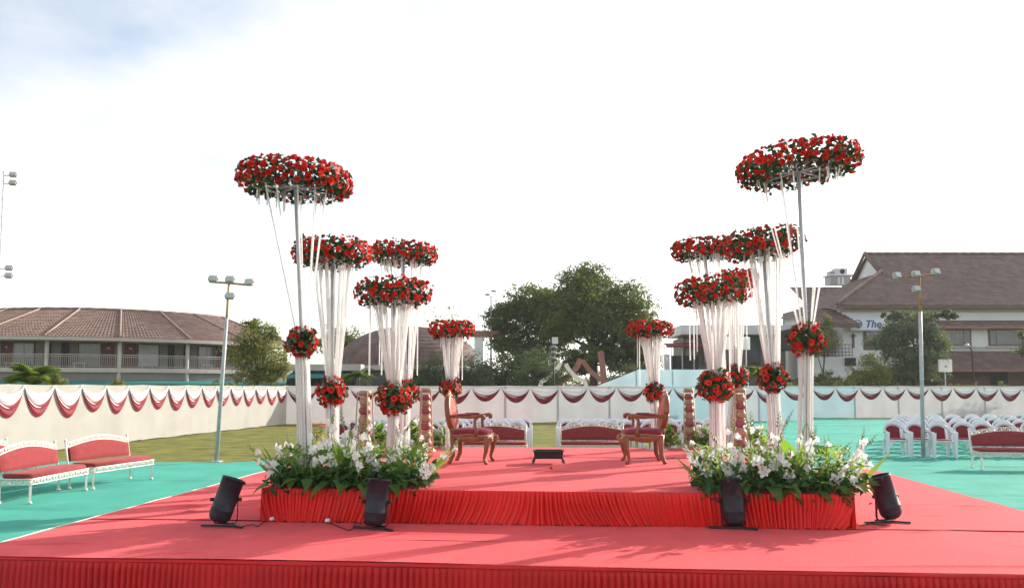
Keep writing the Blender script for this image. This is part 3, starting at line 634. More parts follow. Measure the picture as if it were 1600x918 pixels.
# ================================================================== TREES AND SHRUBS
def tree(name, label, base, trunk_h, trunk_r, blobs, leaf=.2, m='tree', lpc=46, group=None, droop=None, cat='tree', lean=(0, 0), cs=1.0, dn=1.0):
    """blobs: (x, y, z, rx, ry, rz, clumps) crown masses relative to the base"""
    root = thing(name, label, cat, base, YAW, group)
    mb = MB()
    top = Vector((lean[0], lean[1], trunk_h))
    mb.tube([(0, 0, -.1), (lean[0]*.15+.03, 0, trunk_h*.35), (lean[0]*.6, lean[1]*.6, trunk_h*.7), top], [trunk_r*1.3, trunk_r, trunk_r*.85, trunk_r*.7], 8)
    pos = []; nrm = []; siz = []
    for (bx, by, bz, rx, ry, rz, n) in blobs:
        c = Vector((bx, by, bz))
        mid = top.lerp(c, .5)+Vector((random.uniform(-.2, .2)*rx, random.uniform(-.2, .2)*ry, -.1*rz))
        mb.tube([top-Vector((0, 0, .3)), mid, c+Vector((0, 0, rz*.2))], [trunk_r*.5, trunk_r*.33, trunk_r*.12], 6)
        for k in range(int(n*dn)):
            d = np.random.normal(size=3); d /= np.linalg.norm(d); rr = random.random()**.42
            if d[2] < -.4: d[2] *= .6
            q = np.array([bx+d[0]*rx*rr, by+d[1]*ry*rr, bz+d[2]*rz*rr])
            if k % 5 == 0: mb.tube([c+Vector((0, 0, -.2*rz)), Vector(q)], [trunk_r*.12, trunk_r*.04], 4)
            s = cs*random.uniform(.5, 1.0)*min(rx, rz)*.30
            m_ = int(lpc*random.uniform(.6, 1.3))
            o = np.random.normal(size=(m_, 3))*np.array([s, s, s*.62])
            pos.append(q+o); nn = o*.6+d*s*.6+np.array([0, 0, s*.7])+np.random.normal(size=(m_, 3))*s*.6
            nrm.append(nn); siz.append(np.random.uniform(.6, 1.25, m_)*leaf)
    mb.build('trunk', M['bark'], root)
    link('crown', leaves_mesh('crown', np.concatenate(pos), np.concatenate(nrm), np.concatenate(siz), M[m], droop=droop), root)
    return root
def px2(d): return d/FPX
d = 64; q = px2(d)
tree('broad_tree', 'large dense dark tree behind the middle of the back fence', PG(928, 600, d), 5.2, .38,
     [(0, 0, 9.3, 3.4, 3, 2.6, 60), (-2.2, .5, 8.0, 2.4, 2.4, 2.0, 36), (2.6, 0, 8.0, 2.8, 2.6, 2.2, 44), (4.2, .4, 6.4, 1.7, 2, 1.5, 22), (.2, -.6, 7.0, 3.6, 2.6, 1.8, 46), (2.0, -1, 5.8, 2.4, 2, 1.1, 24), (-2.6, -.8, 6.2, 2.0, 2, 1.4, 24), (-.6, 0, 10.6, 1.9, 1.7, 1.3, 22), (3.6, -.4, 4.8, 2.2, 2, 1.2, 30), (0, -1, 4.4, 2.8, 2, 1.0, 28), (2.4, -1.2, 3.6, 2.2, 1.6, .9, 22), (4.4, 0, 3.9, 1.6, 1.5, 1.0, 18), (-1.4, -1, 3.4, 1.6, 1.4, .8, 16)], leaf=.27, lpc=78, m='tree', dn=1.9)
tree('broad_tree', 'wide olive tree crowding the left side of the large dark tree', PG(835, 600, d+3), 4.6, .3,
     [(-.4, 0, 8.6, 2.9, 2.4, 1.9, 46), (-2.6, 0, 7.6, 1.8, 1.8, 1.6, 26), (1.5, 0, 7.4, 2.5, 2.4, 2.2, 40), (-2.0, -.5, 5.6, 2.0, 1.8, 1.4, 26), (.8, -.8, 5.2, 2.4, 2, 1.5, 32), (1.8, .4, 9.6, 1.3, 1.3, .9, 14), (-.5, -.6, 4.0, 3.2, 2, 1.2, 36)], leaf=.27, lpc=74, m='tree', dn=1.9)
tree('thin_tree', 'thin airy tree with open crown behind the small left flower stand', PG(712, 600, 70), 4.6, .16,
     [(-.4, 0, 8.0, 2.6, 2, 1.6, 26), (1.6, 0, 7.0, 1.7, 1.5, 1.3, 16), (-2, 0, 6.2, 1.7, 1.6, 1.4, 18), (.2, 0, 5.2, 2.0, 1.8, 1.2, 16)], leaf=.17, lpc=30, m='tree_pale', cs=1.2)
tree('dark_tree', 'small round dark tree seen behind the second left flower stand', PG(535, 600, 74), 3.6, .2,
     [(0, 0, 6.4, 2.4, 2, 1.5, 34), (-1.2, 0, 5.6, 1.6, 1.5, 1.2, 18), (1.2, 0, 5.2, 1.5, 1.4, 1.2, 16)], leaf=.21, lpc=56, m='tree', dn=1.7)
tree('light_tree', 'loose yellow green tree in front of the curved building', PG(402, 604, 47), 2.4, .12,
     [(0, 0, 4.6, 1.25, 1.2, 1.3, 26), (-.9, 0, 3.8, 1.2, 1.1, 1.0, 22), (1.0, 0, 3.2, 1.1, 1, .9, 20), (0, 0, 2.5, 1.7, 1.3, .8, 26), (-.3, 0, 5.6, .5, .5, .45, 7), (.8, 0, 4.9, .55, .5, .5, 8)], leaf=.16, lpc=46, m='tree_pale', cs=1.1, dn=2.2)
tree('drooping_tree', 'blue green drooping tree before the white building beside the right lamp pole', PG(1428, 604, 58), 3.0, .18,
     [(0, 0, 6.0, 2.0, 1.8, 1.4, 34), (-1.7, 0, 5.2, 1.4, 1.3, 1.1, 22), (1.5, 0, 5.0, 1.5, 1.4, 1.1, 24), (0, -.3, 4.0, 2.4, 1.8, 1.2, 40), (-.3, 0, 2.8, 2.6, 1.8, 1.0, 38), (2.2, 0, 7.2, .9, .8, .35, 10), (-1.2, 0, 7.1, .9, .7, .4, 9), (1.1, 0, 6.8, .9, .8, .4, 10), (3.0, 0, 7.0, .5, .5, .25, 5)], leaf=.22, lpc=60, m='tree_blue', droop=.9, dn=1.8)
tree('shrubby_tree', 'low loose olive tree below the blue sign', PG(1357, 604, 54), 1.4, .09,
     [(0, 0, 2.6, 1.4, 1.1, .9, 28), (.2, 0, 3.5, .8, .7, .7, 14), (-.8, 0, 2.0, 1.0, .9, .6, 16), (.9, 0, 2.0, 1.0, .9, .6, 16)], leaf=.15, lpc=44, m='tree_pale', cs=1.1, dn=1.9)
tree('small_tree', 'small green tree between the right flower stand and the white building', PG(1287, 604, 66), 3.2, .12,
     [(0, 0, 5.8, 1.3, 1.1, 1.3, 26), (-.6, 0, 5.0, 1.0, 1, .9, 14), (.4, 0, 7.2, .6, .6, .6, 8)], leaf=.18, lpc=46, m='tree_pale', dn=1.6)
tree('edge_tree', 'tree reaching in from the right edge in front of the white building', PG(1640, 604, 56), 3.0, .2,
     [(0, 0, 5.0, 1.7, 1.6, 1.4, 30), (-1.3, 0, 4.2, .9, 1, .7, 12), (-1.1, 0, 5.5, .8, .8, .5, 10), (.6, 0, 3.4, 1.8, 1.6, 1.0, 22)], leaf=.2, lpc=56, m='tree_blue', droop=.6, dn=1.6)
tree('dark_shrub', 'dark leafy mass below the terrace of the white building', PG(1282, 604, 60), .7, .1,
     [(0, 0, 2.2, 1.6, 1.1, .8, 26), (1.4, 0, 1.9, 1.2, 1, .6, 18), (-1.4, 0, 1.9, 1.0, 1, .6, 14)], leaf=.18, lpc=54, m='tree', cat='shrub', dn=1.6)
bl = ['grey green bush behind the fence below the small left flower ring', 'grey green bush behind the fence near the gateway column', 'tall grey bush in front of the olive tree', 'dense bush left of the dark lamp mast', 'low bush at the foot of the large dark tree']
for i, (px, w_, h_, dd) in enumerate(((672, 2.0, 1.35, 54), (735, 2.3, 1.6, 55), (795, 2.4, 2.0, 56), (842, 1.9, 1.7, 54), (985, 2.2, 1.1, 60))):
    tree('bush', bl[i], PG(px, 604, dd), .8, .08, [(0, 0, 1.7+h_*.6, w_*.75, 1.2, h_, 34), (-w_*.5, 0, 1.6+h_*.3, w_*.6, 1.1, h_*.7, 20), (w_*.5, 0, 1.6+h_*.35, w_*.6, 1.1, h_*.75, 20)], leaf=.17, lpc=60, dn=1.8, m='tree_blue', group='bushes behind the back fence', cat='bush')
tree('hedge', 'long dull green hedge far behind the trunks of the large trees', PG(930, 604, 80), .6, .08, [(-5+2.4*k, .3*(k % 2), 1.6+.25*(k % 3), 1.7, 1.0, 1.5, 30) for k in range(7)], leaf=.2, lpc=60, m='tree_pale', cat='hedge', dn=1.6)
# palms
def palm(label, base, z, n, ln, m='palm', wid=.05, e0=.45, e1=1.35):
    root = thing('palm', label, 'palm', base, random.random()*6)
    mb = MB(); mb.tube([(0, 0, -.05), (0, 0, z)], [.14, .10], 8); mb.build('trunk', M['bark'], root)
    for k in range(n):
        a = 2*math.pi*k/n+random.uniform(-.2, .2); el = random.uniform(e0, e1); L_ = ln*random.uniform(.8, 1.1); mb = MB()
        dx = Vector((math.cos(a), math.sin(a), 0)); sd = Vector((-math.sin(a), math.cos(a), 0))
        pts = [Vector((0, 0, z))+dx*(L_*t*math.cos(el-t*.5))+Vector((0, 0, L_*t*math.sin(el-t*.75))) for t in [i/8 for i in range(9)]]
        mb.tube(pts, [.018*(1-i/10) for i in range(9)], 4)
        for i in range(1, 9):
            for s in (-1, 1):
                for h in (0, .5):
                    p = pts[i-1].lerp(pts[i], 1-h); l2 = ln*.42*math.sin(.5+.3*i*.8)
                    tip = p+sd*s*l2*.8+(pts[i]-pts[i-1]).normalized()*l2*.6-Vector((0, 0, l2*.25)); n_ = (pts[i]-pts[i-1]).normalized()*wid
                    mb.add([p-n_, p+n_, (p+tip)/2+n_+Vector((0, 0, .05)), tip], [(0, 1, 2), (0, 2, 3)])
        mb.build('frond', M[m], root)
    return root
palm('bushy fan palm poking above the cream fence at far left', PG(52, 604, 30), 1.85, 26, 1.1, e0=.85, e1=1.6)
palm('small palm behind the fence beside the right flower balls', PG(1170, 604, 50), 2.4, 16, 1.5)
palm('small palm behind the fence near the second left flower ball', PG(556, 604, 50), 2.4, 14, 1.2)
for i, (px, dd, w_, h_, m_, lb_) in enumerate(((88, 30, .35, .4, 'tree_pale', 'thin shrub top beside the fan palm at far left'), (178, 32, .45, .25, 'yellow_bush', 'yellowish shrub top above the cream fence'), (345, 40, .7, .35, 'tree', 'low shrub behind the fence by the left lamp pole'), (1222, 52, 1.1, .45, 'yellow_bush', 'yellow flowering shrub behind the right flower stands'), (1283, 54, 1.3, .55, 'yellow_bush', 'yellow flowering shrub below the terrace'), (1315, 53, .9, .4, 'yellow_bush', 'yellow shrub left of the olive tree at right'), (1497, 55, 1.5, .32, 'yellow_bush', 'long yellow green shrub under the white box sign'), (1560, 55, 1.0, .3, 'yellow_bush', 'yellow green shrub behind the fence at far right'))):
    tree('shrub', lb_, PG(px, 604, dd), .6, .04, [(0, 0, 1.78+h_*.3, w_, w_*.7, h_, 14), (w_*.6, 0, 1.7+h_*.1, w_*.6, w_*.6, h_*.8, 9)], leaf=.12, lpc=34, m=m_, cat='shrub', group='shrubs behind the fences')
# ================================================================== POLES AND LAMPS
def floodlight(par, loc, yaw=0.0, tilt=-.35, s=1.0, name='floodlight'):
    Mx = Matrix.Translation(loc) @ Matrix.Rotation(yaw, 4, 'Z') @ Matrix.Rotation(tilt, 4, 'X')
    mb = MB(); mb.box((0, 0, 0), (.20*s, .10*s, .15*s), M=Mx); mb.box((0, .065*s, 0), (.14*s, .05*s, .10*s), M=Mx); mb.box((.115*s, 0, 0), (.02*s, .05*s, .07*s), M=Mx); mb.box((-.115*s, 0, 0), (.02*s, .05*s, .07*s), M=Mx)
    f = mb.build(name, M['lamp'], par)
    mb = MB(); mb.box((0, -.054*s, 0), (.175*s, .012*s, .125*s), M=Mx); mb.build('glass', M['lampglass'], f); return f
def lamp_pole(label, base, ztop, arms, low, lean, rusty):
    root = thing('floodlight_pole', label, 'lamp pole', base, YAW)
    L_ = Vector((lean, 0, ztop)); at = lambda t: Vector((L_.x*t, 0, L_.z*t))
    mb = MB(); mb.tube([at(0), at(.5), at(.80)], [.05, .047, .044], 10); mb.build('pole', M['steel'], root)
    mb = MB(); mb.tube([at(.80), at(.9), at(1.0)], .034, 8); mb.build('mast_head', M['rust'] if rusty else M['bamboo'], root)
    mb = MB(); mb.tube([at(1)+Vector((arms[0][0]-.1, 0, arms[0][1])), at(1), at(1)+Vector((arms[-1][0], 0, arms[-1][1]))], .026, 8); mb.build('cross_arm', M['rust'], root)
    for (x, z, yw) in arms: floodlight(root, at(1)+Vector((x, -.07, z+.06)), yw, s=.98)
    floodlight(root, at(.925)+Vector((low[0], -.06, low[1])), .2, s=.95)
    mb = MB(); mb.box((0, 0, .01), (.24, .24, .02)); mb.build('base_plate', M['steel'], root)
    return root
lamp_pole('tall grey floodlight pole standing at the edge of the left lawn', G(338, 721), 4.32, [(-.36, .03, .1), (.05, .02, 0), (.52, -.05, -.15)], (.06, 0), .20, False)
lamp_pole('tall grey floodlight pole with rusty head before the right chairs', G(1443, 713), 4.70, [(-.62, -.06, .4), (-.12, -.02, .3), (.40, .04, .35)], (-.12, 0), .06, True)
# distant masts
o = PG(767, 604, 66); r = thing('street_lamp', 'thin far street lamp with two heads left of the big tree', 'lamp post', o, YAW)
zt = (605-463)/FPX*66+EYE; mb = MB(); mb.tube([(0, 0, 0), (0, 0, zt)], [.10, .06], 8); mb.tube([(-.25, 0, zt), (.25, 0, zt)], .03, 6); mb.build('post', M['post'], r)
for x, z in ((-.3, .12), (.22, .42)): mb = MB(); mb.lathe([(.05, 0), (.26, .02), (.22, .12), (.05, .16)], 10, M=Matrix.Translation((x, 0, zt+z))); mb.tube([(x*.9, 0, zt), (x, 0, zt+z)], .025, 5); mb.build('lamp_head', M['post'], r)
o = PG(865, 604, 50); r = thing('speaker_mast', 'dark mast carrying stacked grey lamp heads in front of the big tree', 'mast', o, YAW)
zt = (605-533)/FPX*50+EYE; mb = MB(); mb.tube([(0, 0, 0), (0, 0, zt)], .06, 8); mb.build('post', M['black_matte'], r)
for k, z in enumerate((-.25, -.62, -.98)):
    mb = MB(); mb.lathe([(.03, .0), (.10, .02), (.26, .16), (.28, .2), (.24, .2)], 14, M=Matrix.Translation((.0, -.05, zt+z)) @ Matrix.Rotation(R_(165), 4, 'X')); mb.build('lamp_head', M['post'], r)
mb = MB(); mb.box((.1, -.05, zt+.05), (.38, .2, .42)); mb.build('top_box', M['ac'], r)
# bracket lamp in front of the white building, box sign beside it
o = PG(1521, 604, 58); r = thing('street_lamp', 'dark bent street lamp with pale globe before the white building', 'lamp post', o, YAW); zt = (605-540)/FPX*58+EYE
mb = MB(); mb.tube([(0, 0, 0), (0, 0, zt-.4), (-.12, 0, zt-.1), (-.35, 0, zt)], .05, 8); mb.build('post', M['black_matte'], r)
mb = MB(); mb.lathe([(.03, 0), (.16, .03), (.20, .14), (.12, .26), (.02, .3)], 12, M=Matrix.Translation((-.38, 0, zt-.12))); mb.build('globe', M['lampglass'], r)
o = PG(1478, 604, 56); r = thing('box_sign', 'plain white square box sign with grey emblem above the right fence', 'sign', o, YAW); zc = (605-571)/FPX*56+EYE
mb = MB(); mb.box((0, 0, zc), (.90, .18, .90)); mb.build('box', M['white_board'], r)
mb = MB(); mb.tube([(0, .05, 0), (0, .05, zc-.4)], .05, 8); mb.build('post', M['steel'], r)
mb = MB(); mb.box((0, -.095, zc-.05), (.16, .012, .13)); mb.build('emblem', M['post'], r)
# floodlight tower at the far left edge
o = PG(-9, 604, 42); r = thing('floodlight_tower', 'tall floodlight tower at the left edge with paired lamps on short arms', 'floodlight tower', o, YAW)
zt = (605-262)/FPX*42+EYE; mb = MB()
for sx in (-.3, 0): mb.tube([(sx, 0, 0), (sx, 0, zt)], .03, 6)
for k in range(28): z = zt*k/28; mb.tube([(-.3, 0, z), (0, 0, z+zt/28)], .012, 4)
mb.build('lattice', M['lamp'], r)
for py in (270, 283, 419, 431):
    z = (605-py)/FPX*42+EYE; mb = MB(); mb.tube([(0, 0, z), (.5, 0, z+.03)], .022, 6); mb.build('arm', M['post'], r); floodlight(r, Vector((.55, -.05, z+.05)), .2, s=1.7)
# curved ornamental timbers behind the back fence
def ribbon(label, pts, w_, m_, dd):
    Q = [P(x, y, dd) for x, y in pts]; r = thing('curved_timber', label, 'timber strip', (Q[-1].x, Q[-1].y, 0), 0, 'curved timbers behind the back fence'); o_ = Vector(r.location)
    a, b, c = [q_-o_ for q_ in Q]; pp = [a*(1-t)**2+b*2*t*(1-t)+c*t*t for t in [i/12 for i in range(13)]]; pp.append(Vector((pp[-1].x*1.0+(pp[-1]-pp[-2]).x*4, pp[-1].y, 0)))
    def fn(u, v):
        i = int(round(u*13)); t = (pp[min(13, i+1)]-pp[max(0, i-1)]).normalized(); n_ = t.cross(FH).normalized(); k = [(-1, 0), (1, 0), (1, .12), (-1, .12), (-1, 0)][int(round(v*4))]
        return pp[i]+n_*(k[0]*w_/2)+FH*k[1]
    mb = MB(); mb.grid(fn, 13, 4, smooth=False); mb.build('strip', M[m_], r)
ribbon('pale curved timber strip rising left of the large trunk', [(876, 566), (868, 584), (846, 596)], .28, 'ivory', 53.0)
ribbon('pale curved timber strip leaning right behind the back fence', [(884, 568), (893, 588), (914, 596)], .28, 'ivory', 53.4)
ribbon('brown curved timber strip crossing the pale one behind the back fence', [(907, 560), (900, 584), (874, 597)], .38, 'timber', 53.8)
ribbon('long brown curved timber strip right of the crossing pair', [(910, 562), (922, 584), (946, 596)], .32, 'timber', 54.2)
ribbon('upright brown timber strip beside the large trunk', [(938, 548), (942, 570), (944, 597)], .42, 'timber', 54.8)
# ================================================================== FLOWER STANDS
def petal_fan(mb, n, r, z0, z1, cup, tw=0, m=0, w=.62):
    for k in range(n):
        a = 2*math.pi*k/n+tw; h = math.pi/n*w*2
        c, s = math.cos, math.sin; j = random.uniform(.88, 1.1)
        vs = [(0, 0, z0), (r*.72*c(a-h)*j, r*.72*s(a-h)*j, z1-cup), (r*j*c(a), r*j*s(a), z1), (r*.72*c(a+h)*j, r*.72*s(a+h)*j, z1-cup), (r*.55*c(a), r*.55*s(a), z1-cup*1.2-.04)]
        mb.add(vs, [(0, 1, 4), (1, 2, 4), (4, 2, 3), (0, 4, 3)], m, True)
def rose_mesh(i):
    mb = MB(); petal_fan(mb, 6, 1.0, -.35, .05, .18, .2*i); petal_fan(mb, 6, .82, -.2, .32, .12, .5+.3*i); petal_fan(mb, 5, .58, -.1, .52, .05, .1); petal_fan(mb, 3, .34, .0, .62, -.02, .7)
    return mb.mesh('rose', M['rose'])
def gerbera_mesh():
    mb = MB(); petal_fan(mb, 15, 1.08, -.1, .12, .06, 0, w=.5); petal_fan(mb, 11, .72, 0, .20, .05, .2, w=.5)
    mb.lathe([(.24, .10), (.26, .22), (.14, .28), (.01, .29)], 10, 1); return mb.mesh('gerbera', [M['gerbera'], M['flower_eye']])
ROSES = [rose_mesh(0), rose_mesh(1), rose_mesh(2)]; GERB = gerbera_mesh()
def string_mesh(L_, n=6):
    k = max(2, int(L_/.0165)); pr = [(.001, 0)]
    for i in range(k): z = -L_*i/k; h = L_/k; pr += [(.004, z-.02*h), (.0105, z-.32*h), (.0105, z-.68*h), (.004, z-.98*h)]
    mb = MB(); mb.lathe(pr, n, smooth=True, cap=False); return mb.mesh('pearl_string', M['pearl'])
SLEN = [.25, .45, .7, 1.0, 1.35, 1.8, 2.4]; SM = {l: string_mesh(l) for l in SLEN}
def pearl(par, a, b):
    v = Vector(b)-Vector(a); L_ = v.length; l = min(SLEN, key=lambda q: abs(q-L_)); q = (-v).to_track_quat('Z', 'Y')
    o = link('pearl_string', SM[l], par, a); o.rotation_mode = 'QUATERNION'; o.rotation_quaternion = q; o.scale = (1, 1, L_/l); return o
def place_flower(par, p, n, r, me):
    nm = 'gerbera' if me is GERB else 'rose'; o = link(nm, me, par, p); q = Vector(n).to_track_quat('Z', 'Y') @ Euler((0, 0, random.random()*6)).to_quaternion()
    o.rotation_mode = 'QUATERNION'; o.rotation_quaternion = q; o.scale = (r, r, r*random.uniform(.75, 1.05)); return o
def ring_flowers(par, C, R, r, tilt, dens, gerb):
    Mt = Matrix.Rotation(tilt, 3, 'Y')
    rows = [(-.72, .8), (-.30, 1), (.12, 1), (.55, 1), (1.0, .85), (1.5, .55), (2.3, .28), (-1.25, .35)]
    for v, w_ in rows:
        n = int(dens*w_*2*math.pi*(R+r*math.cos(v))/.118); off = random.random()
        for k in range(n):
            if random.random() < .10: continue
            u = 2*math.pi*(k+off+random.uniform(-.36, .36))/n; vv = v+random.uniform(-.22, .22); rr = r*random.uniform(.92, 1.16)
            nv = Vector((math.cos(vv)*math.cos(u), math.cos(vv)*math.sin(u), math.sin(vv)))
            p = Mt @ (Vector((R*math.cos(u), R*math.sin(u), 0))+nv*rr)+C
            nn = Mt @ (nv+Vector((random.uniform(-.35, .35), random.uniform(-.35, .35), random.uniform(-.25, .25))))
            place_flower(par, p, nn, random.uniform(.036, .052), GERB if random.random() < gerb else random.choice(ROSES))
    for k in range(int(10+16*R)):                         # a few blooms on stalks above the rim
        u = random.random()*6.283; p = Mt @ Vector((R*math.cos(u)*random.uniform(.9, 1.15), R*math.sin(u)*random.uniform(.9, 1.15), r*random.uniform(.98, 1.26)))+C
        place_flower(par, p, (math.cos(u)*.4, math.sin(u)*.4, 1), random.uniform(.026, .038), random.choice(ROSES))
    n = int(1050*R/.4*r/.14); u = np.random.rand(n)*6.283; v = np.random.rand(n)*6.283; rr = r*np.random.uniform(.35, 1.18, n)
    out = np.random.rand(n) < .05; rr[out] *= 1.12
    nv = np.stack([np.cos(v)*np.cos(u), np.cos(v)*np.sin(u), np.sin(v)], 1)
    p = np.stack([R*np.cos(u), R*np.sin(u), np.zeros(n)], 1)+nv*rr[:, None]
    mt = np.array(Mt); p = p @ mt.T+np.array(C); nn = nv+np.random.normal(size=(n, 3))*.7
    tag(link('foliage', leaves_mesh('foliage', p, nn, np.random.uniform(.05, .10, n), M['leaf'], aspect=.6), par), kind='stuff')
def ball_flowers(par, C, r, gerb=.35):
    N_ = int(66*(r/.21)**2); g = (1+5**.5)/2
    for k in range(N_):
        z = 1-2*(k+.5)/N_; a = 2*math.pi*k/g; q = math.sqrt(1-z*z)
        if random.random() < .12: continue
        nv = Vector((q*math.cos(a)+random.uniform(-.2, .2), q*math.sin(a)+random.uniform(-.2, .2), z+random.uniform(-.2, .2))).normalized()
        place_flower(par, C+nv*r*random.uniform(.82, 1.08), nv+Vector((0, 0, .1)), random.uniform(.038, .056), GERB if random.random() < gerb else random.choice(ROSES))
    n = int(330*(r/.2)**2); nv = np.random.normal(size=(n, 3)); nv /= np.linalg.norm(nv, axis=1, keepdims=True)
    p = nv*(r*np.random.uniform(.35, 1.1, n))[:, None]+np.array(C)
    tag(link('foliage', leaves_mesh('foliage', p, nv+np.random.normal(size=(n, 3))*.7, np.random.uniform(.055, .11, n), M['leaf'], aspect=.6), par), kind='stuff')
def stand(label, dd, base, ball, ring, minor, tilt=0, n_up=22, n_low=16, free=4, gerb=.3, dens=1.0):
    B = P(base[0], base[1], dd); B.z = Z2+.004
    root = thing('flower_stand', label, 'flower stand', B, 0, 'red flower stands on the stage')
    Cb = P(ball[0], ball[1], dd)-B; rb_ = ball[2]*dd/FPX*.86
    Cr = P(ring[0], ring[1], dd)-B; R = ring[2]*dd/FPX-minor-.04
    mb = MB(); mb.tube([(0, 0, 0), tuple(Cb), tuple(Cr+Vector((0, 0, .05)))], [.030, .027, .024], 10); mb.build('pole', M['steel'], root)
    mb = MB(); mb.lathe([(.20, 0), (.20, .014), (.05, .02), (.045, .09)], 20); mb.build('base_plate', M['steel'], root)
    Mt = Matrix.Translation(Cr) @ Matrix.Rotation(tilt, 4, 'Y'); rh = max(.12, R-minor*.45)
    mb = MB(); mb.torus(rh, .016, 36, 6, M=Mt @ Matrix.Translation((0, 0, -minor*.55))); mb.torus(R, .012, 36, 5, M=Mt)
    for k in range(4):
        a = math.pi*k/4; mb.tube([Mt @ Vector((rh*math.cos(a), rh*math.sin(a), -minor*.55)), Mt @ Vector((-rh*math.cos(a), -rh*math.sin(a), -minor*.55))], .010, 5)
    mb.build('hoop', M['steel'], root)
    ring_flowers(root, Cr, R, minor, tilt, dens, gerb); ball_flowers(root, Cb, rb_, gerb+.1)
    ax = Cb-Cr
    for k in range(n_up):                                 # strings drawn in from the hoop to the ball
        a = 2*math.pi*(k+random.uniform(-.3, .3))/n_up; s0 = rh*random.uniform(.72, 1.0)
        p = Mt @ Vector((s0*math.cos(a), s0*math.sin(a), -minor*.6)); e = Cb+Vector((.075*math.cos(a), .075*math.sin(a), rb_*.55))
        pearl(root, p, e)
        if k % 2 == 0 and n_up > 12: pearl(root, p+Vector((.02, .01, 0)), e+Vector((.022, .0, -.01)))
    for k in range(free):
        a = random.choice([random.uniform(-2.6, -.5), random.random()*6.28]) if free < 6 else 2*math.pi*k/free+.3
        p = Mt @ Vector((R*.95*math.cos(a), R*.95*math.sin(a), -minor*.5)); L_ = min(abs(ax.z)*random.uniform(.45, .9), 1.15); pearl(root, p, p-Vector((0, 0, L_)))
    for k in range(int(n_up*.8)):                         # short tufts hanging inside the ring
        a = random.random()*6.283; p = Mt @ Vector((rh*math.cos(a), rh*math.sin(a), -minor*.3)); pearl(root, p, p-Vector((0, 0, random.uniform(.14, .3))))
    for k in range(n_low+7):                                # column of strings from the ball to the deck
        a = 2*math.pi*k/(n_low+7)+random.uniform(-.12, .12); rt = .060+.018*(k % 2); pb = .070+.013*(k % 3)
        top = Cb+Vector((rt*math.cos(a), rt*math.sin(a), -rb_*.45)); bot = Vector((pb*math.cos(a), pb*math.sin(a), .02+.03*(k % 2)))
        pearl(root, top, bot)
    return root
ST = [
 ('tallest flower stand on the left half, its wide ring highest above the left lamp pole', 9.5, (479, 690), (472, 535, 28), (461, 283, 92), .15, .03, 10, 16, 0, .15, 1.22),
 ('left flower stand with mid height ring directly right of the tallest left stand', 10.6, (521, 690), (519, 611, 27), (520, 396, 65), .165, -.02, 16, 16, 2, .3),
 ('left flower stand with low broad ring and thick curtain of hanging pearl strings', 11.8, (612, 690), (615, 622, 31), (615, 458, 63), .18, 0, 26, 20, 9, .35),
 ('left flower stand at the back whose ring shows over the pearl curtain stand', 13.4, (632, 690), (634, 612, 24), (630, 397, 57), .15, .02, 14, 12, 3, .1),
 ('smallest flower stand on the left, behind the left throne chair', 14.5, (704, 690), (704, 606, 19), (706, 515, 38), .14, 0, 18, 10, 4, .05),
 ('tallest flower stand on the right half, its tilted ring the highest of all', 9.5, (1257, 690), (1260, 530, 31), (1247, 258, 98), .155, -.09, 10, 16, 0, .2, 1.22),
 ('right flower stand with mid height ring left of the tallest right stand', 10.6, (1213, 690), (1207, 590, 27), (1192, 382, 66), .17, -.10, 16, 17, 3, .25),
 ('right flower stand with low broad ring and thick curtain of hanging pearl strings', 11.8, (1118, 690), (1117, 601, 31), (1114, 455, 62), .18, -.05, 26, 20, 9, .4),
 ('right back flower stand, its dark leafy ring left of the mid height one', 13.4, (1124, 690), (1126, 606, 22), (1100, 390, 54), .15, -.03, 14, 8, 3, .1),
 ('right flower stand mostly hidden behind the pearl curtain stand', 14.2, (1139, 690), (1149, 589, 23), (1150, 436, 38), .15, 0, 14, 12, 4, .3),
 ('smallest flower stand on the right, behind the right throne chair', 14.5, (1026, 690), (1022, 612, 18), (1016, 515, 38), .14, 0, 18, 10, 6, .05)]
for s in ST: stand(*s)
# ================================================================== FLOWER BEDS
def broad_leaf_mesh(k):
    mb = MB(); n = 7
    def fn(u, v):
        t = v; wv = math.sin(math.pi*min(1, t*1.02)**.62)*.36*(1+.10*math.sin(t*21+k))*(1-.25*t)
        x = (u-.5)*2*wv; return (x, t-.0, .22*abs(u-.5)*2*wv*1.4-.42*t*t+.25*t)
    mb.grid(fn, 4, n); return mb.mesh('broad_leaf', M['bed_leaf'])
def sword_mesh(k):
    mb = MB()
    def fn(u, v):
        wv = .045*math.sin(math.pi*(.08+.90*v)**.7); b = .10+.16*k
        return ((u-.5)*2*wv, b*v*v, v+abs(u-.5)*.02)
    mb.grid(fn, 2, 7); return mb.mesh('sword_leaf', M['sword'])
BL = [broad_leaf_mesh(k) for k in range(3)]; SW = [sword_mesh(k) for k in range(3)]
def blossom_mesh(m):
    mb = MB()
    for k in range(6):
        a = 2*math.pi*k/6+.2; r = 1.0 if k % 2 else .85; c, s = math.cos, math.sin; h = .52
        z1, z2 = (.45, .62)
        vs = [(0, 0, -.55), (.38*c(a-h), .38*s(a-h), .05), (.38*c(a+h), .38*s(a+h), .05), (r*.78*c(a-h*.95), r*.78*s(a-h*.95), z1), (r*.78*c(a+h*.95), r*.78*s(a+h*.95), z1), (r*1.12*c(a), r*1.12*s(a), z2-.2), (r*.7*c(a), r*.7*s(a), z1-.12)]
        mb.add(vs, [(0, 2, 1), (1, 6, 3), (1, 2, 6), (2, 4, 6), (3, 6, 5), (6, 4, 5)], 0, True)
    return mb.mesh('blossom', m)
BLO = blossom_mesh(M['petal']); BLOY = blossom_mesh(M['yellow_petal'])
